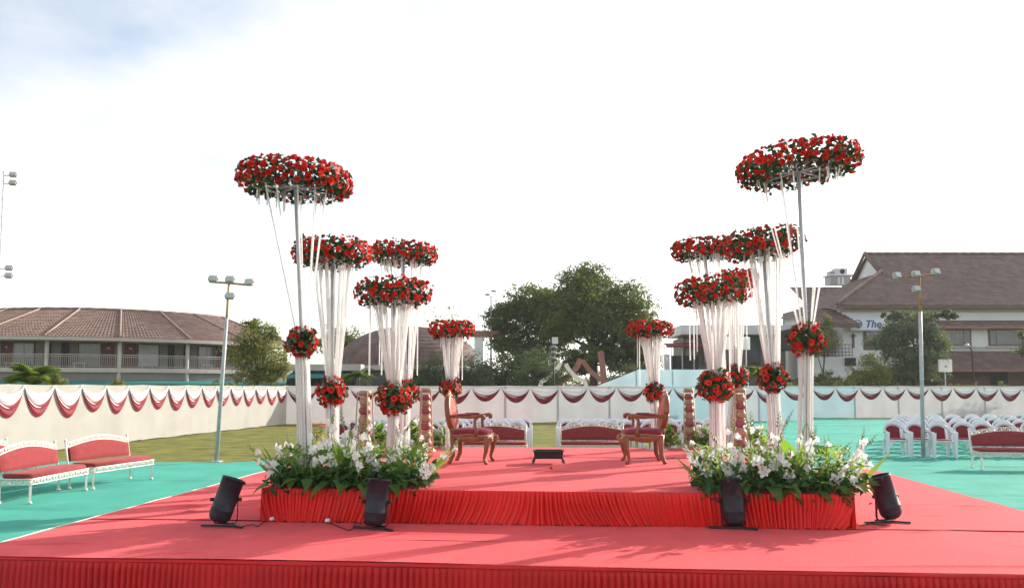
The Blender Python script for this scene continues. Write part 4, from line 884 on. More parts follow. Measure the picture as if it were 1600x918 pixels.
def glad_mesh(i):
    mb = MB(); pts = [Vector((0, .0, 0)), Vector((.0, .01, .35)), Vector((0, .03, .65)), Vector((0, .085, .88)), Vector((0, .15, 1.0))]
    mb.tube(pts, [.008, .007, .006, .004, .002], 5)
    for k in range(8):
        t = .78+.22*k/8; z = t; y = .03+(t-.65)*.34; s = (1 if k % 2 else -1)
        r = .020*(1-.09*k); mb.lathe([(.001, -1.5*r), (r*.8, -.3*r), (r*.55, 1.0*r), (.001, 1.9*r)], 5, 0, M=Matrix.Translation((s*.014, y, z)) @ Matrix.Rotation(s*.6, 4, 'Y'), cap=False)
    return mb.mesh('gladiolus_stem', M['bud'])
GL = [glad_mesh(0)]
def gladiolus(par, p, h, lx_, ly_, nb, yellow=False):
    rot = Euler((-ly_, lx_, random.random()*6.28)); o = link('gladiolus_stem', GL[0], par, p, None, (1, 1, 1)); Rm = Euler((-ly_, lx_, 0)).to_matrix() @ Matrix.Rotation(random.random()*6.28, 3, 'Z')
    o.rotation_euler = Rm.to_euler(); o.scale = (h,)*3
    fx = random.uniform(-1, 1)
    for k in range(nb):
        t = .36+.42*k/max(1, nb-1)+random.uniform(-.02, .02); s = 1 if k % 2 else -1
        loc = Vector((s*.045+fx*.02, .02+.03*t, t)); inv = Rm.inverted()
        face = inv @ Vector((s*.55+random.uniform(-.5, .5), -1+random.uniform(-.4, .8), .25+random.uniform(-.2, .3)))
        b = link('blossom', BLOY if yellow else BLO, o, loc); b.rotation_mode = 'QUATERNION'; b.rotation_quaternion = face.to_track_quat('Z', 'Y') @ Euler((0, 0, random.random()*6)).to_quaternion()
        b.scale = (random.uniform(.050, .070)*(1.15-.5*k/max(1, nb))/h,)*3
def bed(label, px0, px1, ang_px, hscale, seed, yellow_at=None):
    random.seed(seed); np.random.seed(seed)
    y0 = UYF+.10; z = Z2+.005
    a, b = G(px0, 768, Z2).x, G(px1, 768, Z2).x; L_ = b-a
    root = thing('flower_bed', label, 'flower arrangement', ((a+b)/2, y0+.3, z), 0)
    n = int(19*L_)
    for k in range(n):
        t = (k+.5)/n+random.uniform(-.03, .03); x = (t-.5)*L_*.92; y = random.uniform(-.28, .35); e = (t-.5)*2
        lean = e*abs(e)*.72+random.uniform(-.22, .22); front = random.uniform(-.15, .75) if y < 0 else random.uniform(-.4, .15)
        gladiolus(root, (x, y, .02), random.uniform(.48, .92)*hscale*(1-.18*abs(e)), lean, -front*-1 if False else -front, random.randint(3, 5), yellow_at is not None and k == yellow_at)
    for k in range(int(17*L_)):
        t = random.random(); x = (t-.5)*L_; e = (t-.5)*2; y = random.uniform(-.32, .3); az = random.uniform(-1.2, 1.2)+(math.pi if random.random() < .75 else 0)
        el = random.uniform(.0, 1.15); s = random.uniform(.17, .34)
        o = link('broad_leaf', random.choice(BL), root, (x, y, random.uniform(.05, .38 if el > .3 else .16))); o.rotation_euler = (Matrix.Rotation(az+e*1.0*(1 if abs(az) > 1.5 else -1), 3, 'Z') @ Matrix.Rotation(el, 3, 'X')).to_euler(); o.scale = (s*random.uniform(.8, 1.1), s, s)
    for k in range(int(9*L_)):                            # big leaves that lap over the front edge
        x = (random.random()-.5)*L_*1.04; e = x/L_*2; s = random.uniform(.16, .28)
        o = link('broad_leaf', random.choice(BL), root, (x, -.38-random.uniform(0, .05), random.uniform(.03, .12))); o.rotation_euler = (Matrix.Rotation(math.pi+e*.8+random.uniform(-.6, .6), 3, 'Z') @ Matrix.Rotation(random.uniform(-.75, .1), 3, 'X')).to_euler(); o.scale = (s, s, s)
    for k in range(int(16*L_)):
        x = (random.random()-.5)*L_*.95; e = x/L_*2; h = random.uniform(.32, .62)*hscale
        o = link('sword_leaf', random.choice(SW), root, (x, random.uniform(-.3, .3), .0)); o.rotation_euler = (Matrix.Rotation(e*.7+random.uniform(-.3, .3), 3, 'Y') @ Matrix.Rotation(random.random()*6.28, 3, 'Z') @ Matrix.Rotation(random.uniform(-.1, .25), 3, 'X')).to_euler(); o.scale = (h*1.1, h, h)
    n = int(900*L_); p = np.stack([(np.random.rand(n)-.5)*L_*1.06, np.random.uniform(-.46, .40, n), np.abs(np.random.normal(size=n))*.11], 1)
    fr = (p[:, 1] < -.40); p[fr, 2] -= np.random.uniform(0, .12, fr.sum()); p[~fr, 2] += .015
    nn = np.random.normal(size=(n, 3))*.6+np.array([0, -.3, .8])
    tag(link('undergrowth', leaves_mesh('undergrowth', p, nn, np.random.uniform(.06, .15, n), M['dark_leaf'], aspect=.42), root), kind='stuff')
    n = int(620*L_); p = np.stack([(np.random.rand(n)-.5)*L_*.98, np.random.uniform(-.34, .36, n), np.random.uniform(.08, .46, n)], 1)
    tag(link('light_sprigs', leaves_mesh('light_sprigs', p, np.random.normal(size=(n, 3)), np.random.uniform(.05, .13, n), M['sword'], aspect=.24), root), kind='stuff')
    return root
bed('bed of white gladioli and broad leaves on the left front corner of the upper stage', 402, 655, 0, 1.06, 11, 7)
bed('bed of white gladioli and light leaves on the right front corner of the upper stage', 1098, 1345, 0, .98, 23)
# potted arrangements along the back edge of the upper stage
def potted(label, px, py, w_, h_, seed):
    random.seed(seed); np.random.seed(seed); o = G(px, py, Z2); o.z = Z2+.005
    root = thing('potted_arrangement', label, 'potted flowers', o, 0, 'white bowls of flowers along the back of the stage')
    mb = MB(); mb.lathe([(.07, 0), (.085, .012), (.06, .035), (.15, .085), (.175, .13), (.165, .132), (.13, .10), (.01, .09)], 20); mb.build('bowl', M['plastic'], root)
    for k in range(20):
        az = random.random()*6.28; s = random.uniform(.14, .24); o = link('broad_leaf', random.choice(BL), root, (random.uniform(-.08, .08), random.uniform(-.08, .08), .10+random.uniform(0, h_*.5)))
        o.rotation_euler = (Matrix.Rotation(az, 3, 'Z') @ Matrix.Rotation(random.uniform(.1, 1.2), 3, 'X')).to_euler(); o.scale = (s*.8, s, s)
    for k in range(7): gladiolus(root, (random.uniform(-.08, .08), random.uniform(-.08, .08), .1), h_*random.uniform(.7, 1.05), random.uniform(-.55, .55), random.uniform(-.5, .5), 3)
    n = 420; p = np.stack([np.random.normal(size=n)*w_*.42, np.random.normal(size=n)*.13, .06+np.abs(np.random.normal(size=n))*h_*.28], 1)
    tag(link('foliage', leaves_mesh('foliage', p, np.random.normal(size=(n, 3))+np.array([0, 0, .6]), np.random.uniform(.07, .15, n), M['sword'], aspect=.4), root), kind='stuff')
potted('white bowl of leaves and flowers left of the second left pot tower', 645, 698, .28, .50, 1)
potted('white bowl of leaves and flowers between the pot tower and left throne chair', 690, 699, .26, .46, 2)
potted('white bowl of leaves and flowers just right of the right throne chair', 1040, 700, .28, .46, 3)
potted('white bowl of leaves and flowers between the two right pot towers', 1103, 700, .28, .46, 4)
potted('white bowl of leaves and flowers right of the rightmost pot tower', 1178, 700, .26, .46, 5)
potted('white bowl of leaves and flowers behind the leftmost pot tower', 588, 700, .24, .44, 6)
# ================================================================== POT TOWERS
def pot_tower(label, px, py, n=7, H=1.06, seed=1, lean=0.0):
    random.seed(seed); o = G(px, py, Z2); o.z = Z2+.005
    root = thing('pot_tower', label, 'pot tower', o, random.uniform(-.3, .3), 'towers of painted pots in bamboo frames')
    mb = MB(); mb.lathe([(.175, 0), (.185, .02), (.15, .055), (.145, .075), (.05, .08)], 24); mb.build('base', M['bamboo'], root)
    z = .08; sizes = [1.0, .95, .90, .86, .80, .74, .70][:n]; tot = sum(sizes); 
    for k in range(n):
        h = (H-.16)*sizes[k]/tot; r = .108*sizes[k]**.7; mb = MB()
        mb.lathe([(r*.62, 0), (r*.86, h*.10), (r*1.0, h*.34), (r*.99, h*.56), (r*.84, h*.76), (r*.74, h*.85), (r*.80, h*.95), (r*.78, h*1.0), (r*.5, h*.97)], 18, M=Matrix.Translation((lean*z, 0, z)))
        pt = mb.build('pot', M['pot_maroon'] if k % 2 == 0 else M['pot_gold'], root)
        mb = MB(); mb.torus(r*.79, .006, 18, 4, M=Matrix.Translation((lean*z, 0, z+h*.88))); mb.build('painted_band', M['bamboo'], pt)
        z += h
    for k in range(4):
        a = math.pi/4+k*math.pi/2; mb = MB(); mb.tube([(.165*math.cos(a), .165*math.sin(a), .0), (.115*math.cos(a)+lean*H, .115*math.sin(a), H)], .011, 6); mb.build('bamboo_stick', M['bamboo'], root)
    mb = MB(); mb.lathe([(.07, H-.06), (.095, H-.04), (.10, H), (.08, H+.02), (.02, H+.025)], 12, M=Matrix.Translation((lean*H, 0, 0))); mb.build('cap', M['pot_gold'], root)
pot_tower('leftmost tower of stacked maroon and gold pots behind the left flower bed', 569, 722, 6, 1.07, 1)
pot_tower('tower of stacked maroon and gold pots left of the left throne chair', 665, 706, 7, 1.10, 2)
pot_tower('tower of stacked maroon and gold pots right of the right throne chair', 1079, 699, 7, 1.10, 3, -.02)
pot_tower('rightmost tower of stacked pots behind the pearl column', 1158, 706, 6, 1.10, 4)
# ================================================================== THRONE CHAIRS  (front = +x)
def throne(label, loc, rz):
    root = thing('throne_chair', label, 'armchair', loc, rz, 'carved armchairs facing each other on the stage')
    W = .30                                               # half width of the seat
    for s in (-1, 1):
        mb = MB(); mb.tube([(.26, s*W*.92, .40), (.285, s*W*.95, .33), (.265, s*W*.94, .20), (.235, s*W*.93, .08), (.255, s*W*.95, .025), (.285, s*W*.97, 0)], [.05, .048, .034, .024, .026, .03], 8); mb.build('leg', M['wood'], root)
        mb = MB(); mb.tube([(-.25, s*W*.85, .42), (-.245, s*W*.85, .28), (-.25, s*W*.85, .12), (-.29, s*W*.87, .03), (-.305, s*W*.87, 0)], [.045, .042, .036, .030, .034], 8); mb.build('leg', M['wood'], root)
    mb = MB()                                             # seat rail: serpentine
    def rail(u, v):
        a = 2*math.pi*u; cx, sy = math.cos(a), math.sin(a); k = 1/max(abs(cx)**4+abs(sy)**4, 1e-6)**.25
        x = .30*k*cx; y = W*k*sy*(1 if cx > -.2 else .95)
        pr = [(0, .33), (.012, .345), (.018, .39), (.004, .43), (-.02, .435)]; i = min(4, int(round(v*4))); d_, z_ = pr[i]; z_ -= .018*math.cos(4*a) if i < 2 else 0
        f = 1+d_/.3; return (x*f, y*f, z_)
    mb.grid(rail, 48, 4); mb.build('seat_rail', M['wood'], root)
    mb = MB()
    def trim_(u): a = 2*math.pi*u; cx, sy = math.cos(a), math.sin(a); k = 1/max(abs(cx)**4+abs(sy)**4, 1e-6)**.25; return (.312*k*cx, W*1.03*k*sy, .425+.012*math.cos(4*a))
    mb.tube([trim_(i/48) for i in range(49)], .009, 5); mb.build('gilt_moulding', M['gold'], root)
    mb = MB()
    def cush(u, v):
        a = 2*math.pi*u; cx, sy = math.cos(a), math.sin(a); k = 1/max(abs(cx)**4+abs(sy)**4, 1e-6)**.25; f = [1.0, 1.02, .98, .8, .45, .001][min(5, int(round(v*5)))]; z_ = [.42, .45, .485, .51, .522, .525][min(5, int(round(v*5)))]
        return (.295*k*cx*f, W*.97*k*sy*f, z_)
    mb.grid(cush, 36, 5); mb.build('seat_cushion', M['maroon'], root)
    # carved knees
    for s in (-1, 1):
        for (dx, dz, r) in ((.335, .375, .030), (.322, .33, .026), (.35, .345, .020), (.30, .40, .022)):
            mb = MB(); mb.lathe([(.001, -r), (r*.7, -r*.7), (r, 0), (r*.7, r*.7), (.001, r)], 8, M=Matrix.Translation((dx, s*W*.86, dz)), cap=False); mb.build('carving', M['gold'], root)
    # back: oval frame leaning back
    lean = -.16
    def bp(a, z0=.74, ry=.255, rz=.27): return Vector((-.285+lean*((z0+rz*math.sin(a))-.45)*.9, ry*math.cos(a), z0+rz*math.sin(a)))
    mb = MB(); mb.tube([bp(2*math.pi*i/36) for i in range(37)], .036, 8, flat=(1.25, .85)); mb.build('back_frame', M['wood'], root)
    mb = MB(); mb.tube([bp(2*math.pi*i/36, .74, .222, .236)+Vector((.032, 0, 0)) for i in range(37)], .008, 5); mb.build('gilt_moulding', M['gold'], root)
    for (f_, nm, m_, off) in ((1, 'back_pad', 'coral', .03), (-1, 'back_pad', 'coral', -.02)):
        mb = MB()
        def padf(u, v):
            a = 2*math.pi*u; q = bp(a, .74, .225*(1-v)+.0005, .24*(1-v)+.0005); return q+Vector((off*f_*f_+f_*.035*math.sin(math.pi/2*v)-.0, 0, 0))
        mb.grid(padf, 28, 4); mb.build(nm, M[m_], root)
    for s in (-1, 1):
        mb = MB(); mb.tube([(-.262, s*.16, .40), (-.285, s*.17, .47), bp(math.pi*1.5-s*-.75)], [.04, .034, .03], 8); mb.build('back_stile', M['wood'], root)
    top = bp(math.pi/2); mb = MB()
    for (y, z, r) in ((0, .03, .042), (-.05, .018, .032), (.05, .018, .032), (-.10, -.005, .026), (.10, -.005, .026), (0, .065, .022)):
        mb.lathe([(.001, -r), (r*.7, -r*.7), (r, 0), (r*.7, r*.7), (.001, r)], 8, M=Matrix.Translation(top+Vector((0, y, z))) @ Matrix.Scale(.7, 4, (1, 0, 0)), cap=False)
    mb.build('crest', M['gold'], root)
    for s in (-1, 1):                                     # arms
        mb = MB(); mb.tube([(-.315, s*.245, .70), (-.18, s*.28, .705), (0, s*.30, .695), (.12, s*.305, .70), (.20, s*.305, .715), (.235, s*.305, .70), (.235, s*.305, .675), (.20, s*.305, .665)], [.022, .026, .028, .028, .03, .03, .026, .018], 8); mb.build('arm', M['wood'], root)
        mb = MB(); mb.tube([(.10, s*W*1.0, .41), (.125, s*W*1.0, .47), (.10, s*W*1.0, .56), (.095, s*W*1.0, .64), (.13, s*W*1.01, .69)], [.036, .030, .024, .024, .028], 8); mb.build('arm_support', M['wood'], root)
        mb = MB(); mb.rbox((-.06, s*.296, .728), (.22, .052, .026), .01); mb.build('arm_pad', M['maroon'], root)
    return root
c1 = G(738, 722, Z2); throne('carved wooden armchair on the left facing right with red upholstery', (c1.x, c1.y, Z2+.006), R_(-4))
c2 = G(1004, 722, Z2); throne('carved wooden armchair on the right facing left with red upholstery', (c2.x, c2.y, Z2+.006), R_(183))
# ================================================================== FIRE TRAY
o = G(857, 723.5, Z2); ft = thing('fire_tray', 'black rectangular iron fire tray on curled legs between the armchairs', 'fire tray', (o.x, o.y, Z2+.005), R_(2))
mb = MB(); a, b = .22, .15
vs = []; 
for (p, q_, z) in ((a-.012, b-.012, .075), (a, b, .185), (a+.02, b+.02, .19), (a+.02, b+.02, .197), (a-.015, b-.015, .197), (a-.04, b-.04, .09)): vs += [(-p, -q_, z), (p, -q_, z), (p, q_, z), (-p, q_, z)]
fs = [(3, 2, 1, 0), (20, 21, 22, 23)]
for i in range(5):
    for j in range(4): fs.append((i*4+j, i*4+(j+1) % 4, (i+1)*4+(j+1) % 4, (i+1)*4+j))
mb.add(vs, fs); mb.build('tray', M['black_matte'], ft)
for sx in (-1, 1):
    for sy in (-1, 1):
        mb = MB(); mb.tube([(sx*(a-.03), sy*(b-.02), .11), (sx*(a+.0), sy*(b-.01), .06), (sx*(a+.025), sy*b, .012), (sx*(a+.005), sy*b, .008), (sx*(a-.02), sy*(b-.01), .05)], .008, 6); mb.build('leg', M['black_matte'], ft)
# ================================================================== PAR CANS
def par_can(label, px, py, tilt_x, tilt_y, rz, s=1.0, m='black'):
    o = G(px, py, Z1); o.z = Z1+.012
    root = thing('spotlight', label, 'spotlight', o, rz, 'black can spotlights in front of the upper stage')
    Mt = Matrix.Translation((0, 0, .285*s)) @ Matrix.Rotation(tilt_y, 4, 'Y') @ Matrix.Rotation(tilt_x, 4, 'X')
    r = .117*s; z0 = -.205*s; h = .44*s
    mb = MB(); mb.lathe([(.035*s, z0-.045*s), (r*.62, z0-.038*s), (r*.9, z0-.006), (r*1.0, z0+.03*s), (r*1.0, z0+.085*s), (r*1.035, z0+.09*s), (r*1.035, z0+.098*s), (r*1.0, z0+.103*s), (r*1.0, z0+h-.012), (r*1.05, z0+h-.01), (r*1.05, z0+h), (r*.96, z0+h), (r*.95, z0+.12*s), (.01, z0+.10*s)], 28, M=Mt, cap=True); can = mb.build('can', M[m], root)
    mb = MB()
    for k in range(40):
        a = random.uniform(0, 6.28); row = k % 4; a = 2*math.pi*(k//4)/10+.3*(row % 2); z = z0+.17*s+row*.028*s
        p = Vector((r*1.002*math.cos(a), r*1.002*math.sin(a), z)); mb.lathe([(.0075*s, 0), (.0075*s, .0015)], 7, M=Mt @ Matrix.Translation(p) @ Vector((math.cos(a), math.sin(a), 0)).to_track_quat('Z', 'Y').to_matrix().to_4x4())
    tag(mb.build('vent_holes', M['dark'], can), kind='stuff')
    for a in (0, 2.1, 4.2):
        mb = MB(); mb.box((r*1.06*math.cos(a), r*1.06*math.sin(a), z0+h-.02*s), (.028*s, .028*s, .03*s), M=Mt); mb.build('clip', M['black_matte'], can)
    for sx in (-1, 1):
        mb = MB(); mb.lathe([(.02*s, 0), (.02*s, .035*s), (.012*s, .04*s)], 10, M=Matrix.Translation((sx*(r+.012*s), 0, .285*s)) @ Matrix.Rotation(sx*R_(90), 4, 'Y')); mb.build('knob', M['black_matte'], root)
    yw = r+.010*s
    mb = MB(); mb.tube([(-yw, 0, .29*s), (-yw, 0, .06*s), (-yw*.85, 0, .03*s), (yw*.85, 0, .03*s), (yw, 0, .06*s), (yw, 0, .29*s)], .014*s, 4, flat=(.45, 1.3), smooth=False); mb.build('yoke', M['black_matte'], root)
    for (x, an) in ((-.07*s, .25), (.07*s, -.15)):
        mb = MB(); mb.box((0, 0, .008), (.034*s, .36*s, .02), M=Matrix.Translation((x*1.2, 0, 0)) @ Matrix.Rotation(an+R_(70)*(1 if x < 0 else .8), 4, 'Z')); mb.build('floor_bar', M['black_matte'], root)
    return root, Mt @ Vector((0, 0, z0-.045*s))
p1, e1 = par_can('black can spotlight tilted right, leftmost on the lower stage', 352, 823, -.12, .30, .1)
p2, e2 = par_can('upright black can spotlight in front of the left flower bed', 588, 827, -.10, .07, -.1)
p3, e3 = par_can('rusty upright black can spotlight in front of the right flower bed', 1146, 826, -.10, -.05, .1, 1.0, 'black_rusty')
p4, e4 = par_can('black can spotlight tilted left, rightmost on the lower stage', 1385, 817, -.12, -.26, .35)
def cable(label, pts, plug=None):
    P0 = G(*pts[0], Z1); root = thing('power_cable', label, 'cable', (P0.x, P0.y, Z1+.012), 0, 'spotlight cables on the lower stage')
    W_ = [G(x, y, Z1)-Vector((P0.x, P0.y, Z1)) for x, y in pts]; pp = []
    for i in range(len(W_)-1):
        p_1, p0_, p1_, p2_ = W_[max(0, i-1)], W_[i], W_[i+1], W_[min(len(W_)-1, i+2)]
        for t in (0, .25, .5, .75): pp.append(.5*((2*p0_)+(-p_1+p1_)*t+(2*p_1-5*p0_+4*p1_-p2_)*t*t+(-p_1+3*p0_-3*p1_+p2_)*t**3))
    pp.append(W_[-1]); mb = MB(); mb.tube([(p.x, p.y, 0) for p in pp], .0055, 6); mb.build('wire', M['black_matte'], root)
    if plug:
        e = G(*plug, Z1)-Vector((P0.x, P0.y, Z1)); mb = MB(); mb.lathe([(.012, 0), (.022, .01), (.022, .05), (.014, .055)], 10, M=Matrix.Translation((e.x, e.y, .016)) @ Matrix.Rotation(R_(80), 4, 'Y')); mb.build('plug', M['plastic'], root)
cable('thin black cable with white plug running from the leftmost spotlight', [(366, 824), (380, 823), (395, 820), (402, 823), (411, 817), (421, 814)], (421, 814.5))
cable('long black cable looping from the second spotlight with white plug', [(505, 816), (520, 820), (535, 826), (548, 829), (556, 818), (566, 821)], (508, 817))
cable('short black cable with white plug beside the third spotlight', [(1168, 824), (1175, 826), (1183, 825), (1186, 820)], (1187, 819))
cable('black cable from the rightmost spotlight to the stage skirt', [(1384, 822), (1360, 819), (1345, 822), (1332, 817), (1300, 815)])
# ================================================================== SOFAS  (front = -y, length along x)
def lattice(mb, pts, z0f, h, n):
    """openwork band: two rails with curls between; pts(u)->(x,y), z0f(u) lower edge"""
    def pt(u, v): x, y = pts(u); return Vector((x, y, z0f(u)+h*v))
    for v in (0, 1): mb.tube([pt(i/16, v) for i in range(17)], .010, 5)
    for k in range(n):
        a, b, c = k/n, (k+.5)/n, (k+1)/n; s = k % 2
        mb.tube([pt(a, s), pt(a*.5+b*.5, .75 if not s else .25), pt(b, .5), pt(c*.5+b*.5, .25 if not s else .75), pt(c, s)], .0085, 4)
        mb.tube([pt(b, .1), pt(b, .9)], .008, 4)
def sofa_proto(label, loc, rz, L_=1.62):
    root = thing('garden_sofa', label, 'sofa', loc, rz, 'white framed red sofas around the stage'); D_ = .52; h = L_/2
    for sx in (-1, 1):
        for y in (-D_/2+.02, D_/2-.02):
            mb = MB(); mb.tube([(sx*(h-.03), y, 0), (sx*(h-.03), y, .30)], [.022, .024], 4, smooth=False); mb.lathe([(.034, 0), (.03, .02), (.02, .03)], 8, M=Matrix.Translation((sx*(h-.03), y, 0))); mb.build('leg', M['ivory'], root)
    mb = MB(); lattice(mb, lambda u: (-h+L_*u, -D_/2), lambda u: .285, .085, 20); mb.build('front_band', M['ivory'], root)
    for sx in (-1, 1): mb = MB(); lattice(mb, lambda u: (sx*h, -D_/2+D_*u), lambda u: .285, .085, 6); mb.build('side_band', M['ivory'], root)
    mb = MB(); mb.box((0, 0, .352), (L_-.02, D_-.02, .03)); mb.build('seat_frame', M['ivory'], root)
    mb = MB(); mb.rbox((0, -.01, .41), (L_-.03, D_-.03, .085), .025); mb.build('seat_cushion', M['sofa_red'], root)
    yb = D_/2; arch = lambda u: .11*math.sin(math.pi*u)
    for sx in (-1, 1): mb = MB(); mb.tube([(sx*(h-.015), yb, .30), (sx*(h-.015), yb+.05, .60), (sx*(h-.015), yb+.09, .83)], .018, 6); mb.lathe([(.02, 0), (.028, .02), (.012, .05)], 8, M=Matrix.Translation((sx*(h-.015), yb+.09, .82))); mb.build('back_post', M['ivory'], root)
    mb = MB(); lattice(mb, lambda u: (-h+.02+(L_-.04)*u, yb+.075), lambda u: .705+arch(u), .075, 20); mb.build('top_band', M['ivory'], root)
    mb = MB()
    def bc(u, v, s): x = (-h+.05+(L_-.10)*u); z0, z1 = .47, .70+arch(u); z = z0+(z1-z0)*v; edge = min(1, min(u, 1-u)*14, min(v, 1-v)*6)**.5; return (x, yb+.02+.15*(z-.47)-(.035+.03*edge) if s else yb+.04+.15*(z-.47)+.012*edge, z)
    mb.grid(lambda u, v: bc(u, v, 1), 24, 8); mb.grid(lambda u, v: bc(1-u, v, 0), 24, 8)
    mb.grid(lambda u, v: [bc(u, 1, 1), bc(u, 1, 0)][int(v)], 24, 1); mb.grid(lambda u, v: [bc(0, u, 1), bc(0, u, 0)][int(v)], 8, 1); mb.grid(lambda u, v: [bc(1, u, 0), bc(1, u, 1)][int(v)], 8, 1); mb.grid(lambda u, v: [bc(u, 0, 0), bc(u, 0, 1)][int(v)], 24, 1)
    mb.build('back_cushion', M['sofa_red'], root); return root
def sofa_at(pf, pr):
    """front-left and front-right foot positions seen from the front"""
    c = (pf+pr)/2; e = (pr-pf).normalized(); n = Vector((-e.y, e.x, 0)); return c+n*.26, math.atan2(e.y, e.x)
d2w = lambda lat, dd: RV*lat+FH*dd
def sofa_side(lat0, d0, lat1, d1): return sofa_at(d2w(lat1, d1), d2w(lat0, d0)) if False else sofa_at(d2w(lat0, d0), d2w(lat1, d1))
l0, a0 = sofa_side(-7.42, 12.2, -7.40, 13.85); s0 = sofa_proto('white framed red sofa nearest the camera on the left teal carpet', l0, a0)
l, a = sofa_side(-7.36, 13.92, -7.02, 15.50); dup(s0, l, a, 'white framed red sofa next in line beyond the nearest left one')
l, a = sofa_side(-8.72, 12.9, -8.70, 14.55); dup(s0, l, a, 'white framed red sofa cut by the left edge behind the nearest one')
q0 = G(1533, 733); ql = q0.dot(RV); qd = q0.dot(FH); l, a = sofa_side(ql, qd, ql+1.6, qd-.25); dup(s0, l, a, 'white framed red sofa cut by the right edge in front of the white chairs')
def face(pxa, pxb, dd): return sofa_side((pxa-CX)/FPX*dd, dd, (pxb-CX)/FPX*dd, dd)
l, a = face(722, 822, 19.3); dup(s0, l, a, 'white framed maroon sofa behind the stage, left of the gap')
l, a = face(876, 979, 19.3); dup(s0, l, a, 'white framed maroon sofa behind the stage, right of the gap')
l, a = face(1098, 1202, 19.0); dup(s0, l, a, 'white framed maroon sofa behind the right pot towers')
# ================================================================== PLASTIC CHAIRS  (front = -y)
def chair_proto(label, loc, rz):
    root = thing('plastic_chair', label, 'chair', loc, rz, 'white plastic chairs with maroon pads')
    for sx in (-1, 1):
        mb = MB(); mb.add([(sx*.28, -.26, 0), (sx*.235, -.26, 0), (sx*.235, -.20, 0), (sx*.28, -.20, 0), (sx*.285, -.25, .63), (sx*.205, -.25, .63), (sx*.215, -.17, .63), (sx*.285, -.17, .63)], [(0, 1, 2, 3), (4, 7, 6, 5), (0, 4, 5, 1), (1, 5, 6, 2), (2, 6, 7, 3), (3, 7, 4, 0)]); mb.build('front_leg', M['plastic'], root)
        mb = MB(); mb.add([(sx*.255, .30, 0), (sx*.215, .30, 0), (sx*.215, .245, 0), (sx*.255, .245, 0), (sx*.25, .22, .44), (sx*.16, .22, .44), (sx*.17, .14, .44), (sx*.25, .14, .44)], [(0, 1, 2, 3), (4, 7, 6, 5), (0, 4, 5, 1), (1, 5, 6, 2), (2, 6, 7, 3), (3, 7, 4, 0)]); mb.build('rear_leg', M['plastic'], root)
    mb = MB(); mb.rbox((0, -.01, .415), (.47, .46, .05), .02); mb.build('seat', M['plastic'], root)
    mb = MB(); mb.rbox((0, -.03, .445), (.40, .40, .035), .015); mb.build('seat_pad', M['maroon'], root)
    def hoop(t):                                          # arm, over the back, other arm
        u = abs(t); s = 1 if t >= 0 else -1
        if u > .62: k = (u-.62)/.38; return Vector((s*(.275+.005*k), .10-.36*k, .655-.02*k))
        q = u/.62; return Vector((s*.275*math.sin(q*math.pi/2)**.9, .10+.17*math.cos(q*math.pi/2)+.03*(1-q), .655+.225*math.cos(q*math.pi/2)**1.15))
    mb = MB()
    def band(u, v):
        t = -1+2*u; p = hoop(t); w_ = .085*(1-.35*max(0, (abs(t)-.62)/.38)); o = [(0, 0), (0, -1), (1, -1), (1, 0), (0, 0)][int(round(v*4))]
        inn = Vector((-p.x, -(p.y-.0), 0)); inn = inn.normalized() if inn.length > 1e-4 else Vector((0, -1, 0))
        k = max(0, min(1, (abs(t)-.55)/.2)); return p+Vector((0, 0, o[1]*w_*(1-.6*k)))+inn*(o[0]*(.022+.035*k))
    mb.grid(band, 40, 4); mb.build('arm_hoop', M['plastic'], root)
    mb = MB()
    def back(u, v, off, x0, x1, zt):
        x = x0+(x1-x0)*u; q = 1-(x/.30)**2; z = .44+(zt*max(.2, q)**.6)*v; return (x, .13+.10*max(0, q)+.06*v+off, z)
    mb.grid(lambda u, v: back(u, v, 0, -.225, .225, .40), 12, 6); mb.grid(lambda u, v: back(1-u, v, .018, -.225, .225, .40), 12, 6); mb.build('backrest', M['plastic'], root)
    mb = MB(); mb.grid(lambda u, v: back(u, v, -.022+.010*(abs(u-.5)*2)**6, -.165, .165, .345), 12, 6); mb.grid(lambda u, v: back(1-u, v, -.003, -.165, .165, .345), 12, 6); mb.build('back_pad', M['maroon'], root)
    return root
random.seed(5)
ordn = ['first', 'second', 'third', 'fourth', 'fifth', 'sixth', 'seventh', 'eighth', 'ninth', 'tenth', 'eleventh', 'twelfth']
cg = 'white plastic chairs in the right block'
base = G(1410, 712); bl_, bd = base.dot(RV), base.dot(FH)
proto = None
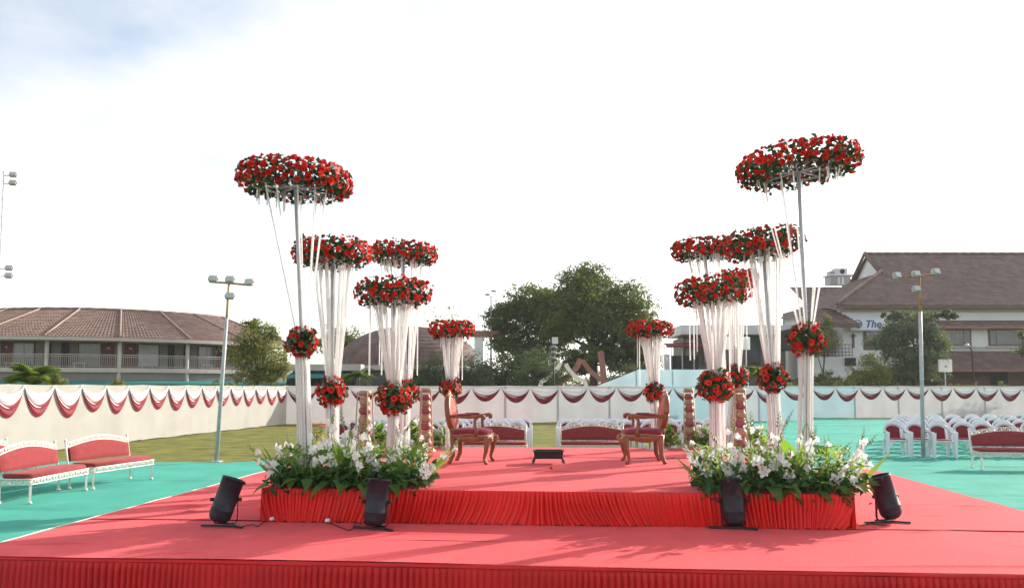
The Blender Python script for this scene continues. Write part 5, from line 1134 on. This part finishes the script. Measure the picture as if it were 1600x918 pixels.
for r_ in range(5):
    for k in range(8):
        dd = bd+1.55*r_+random.uniform(-.06, .06)-(.35 if (k == 2 and r_ == 0) else 0); lat = (1394+3*r_-CX)/FPX*dd+.60*k+random.uniform(-.05, .05)
        if CX+lat/dd*FPX > 1650: continue
        rz = YAW+R_(-14)+random.uniform(-.10, .10); l = d2w(lat, dd)
        lab = 'white plastic chair with maroon pads, %s in the %s row of right block' % (ordn[k], ['front', 'second', 'third', 'fourth', 'back'][r_])
        if k == 2 and r_ == 0: lab = 'white plastic chair with maroon pads pulled forward beside the right lamp pole'
        if proto is None: proto = chair_proto(lab, l, rz); proto['group'] = cg
        else: dup(proto, l, rz, lab, cg)
for side_, pxs in (('left', [530, 566, 602, 640, 676, 712, 748, 778, 806]), ('right', [893, 922, 951, 982, 1012, 1042, 1074, 1106, 1140])):
    for r_ in range(3):
        for k, px in enumerate(pxs):
            dd = 21.2+.95*r_+random.uniform(-.05, .05); lat = (px+random.uniform(-3, 3)+(6*r_ if side_ == 'left' else -4*r_+3)-CX)/FPX*21.2
            dup(proto, d2w(lat, dd), YAW+random.uniform(-.14, .14), 'white maroon padded chair behind the stage, %s in the %s row, %s group' % (ordn[k], ['front', 'second', 'back'][r_], side_), 'white plastic chairs behind the stage')

# ================================================================== HAZE
mb = MB(); mb.box((0, 40, 11.5), (420, 340, 27)); hz_o = mb.build('haze', M['white_board']); tag(hz_o, kind='stuff')
hm = bpy.data.materials.new('haze_air'); hm.use_nodes = True; hn = hm.node_tree; hn.nodes.clear()
ho = hn.nodes.new('ShaderNodeOutputMaterial'); pv = hn.nodes.new('ShaderNodeVolumePrincipled'); pv.inputs['Color'].default_value = (.95, .96, 1, 1); pv.inputs['Density'].default_value = .0003; pv.inputs['Anisotropy'].default_value = .3
hn.links.new(pv.outputs[0], ho.inputs['Volume']); hz_o.data.materials.clear(); hz_o.data.materials.append(hm)

# a fallen bloom on the upper carpet
fp = G(861, 733, Z2); o = link('fallen_rose', ROSES[0], None, (fp.x, fp.y, Z2+.018), (.4, .3, 0), .03); tag(o, 'small fallen red flower head on the carpet before the fire tray', 'flower')
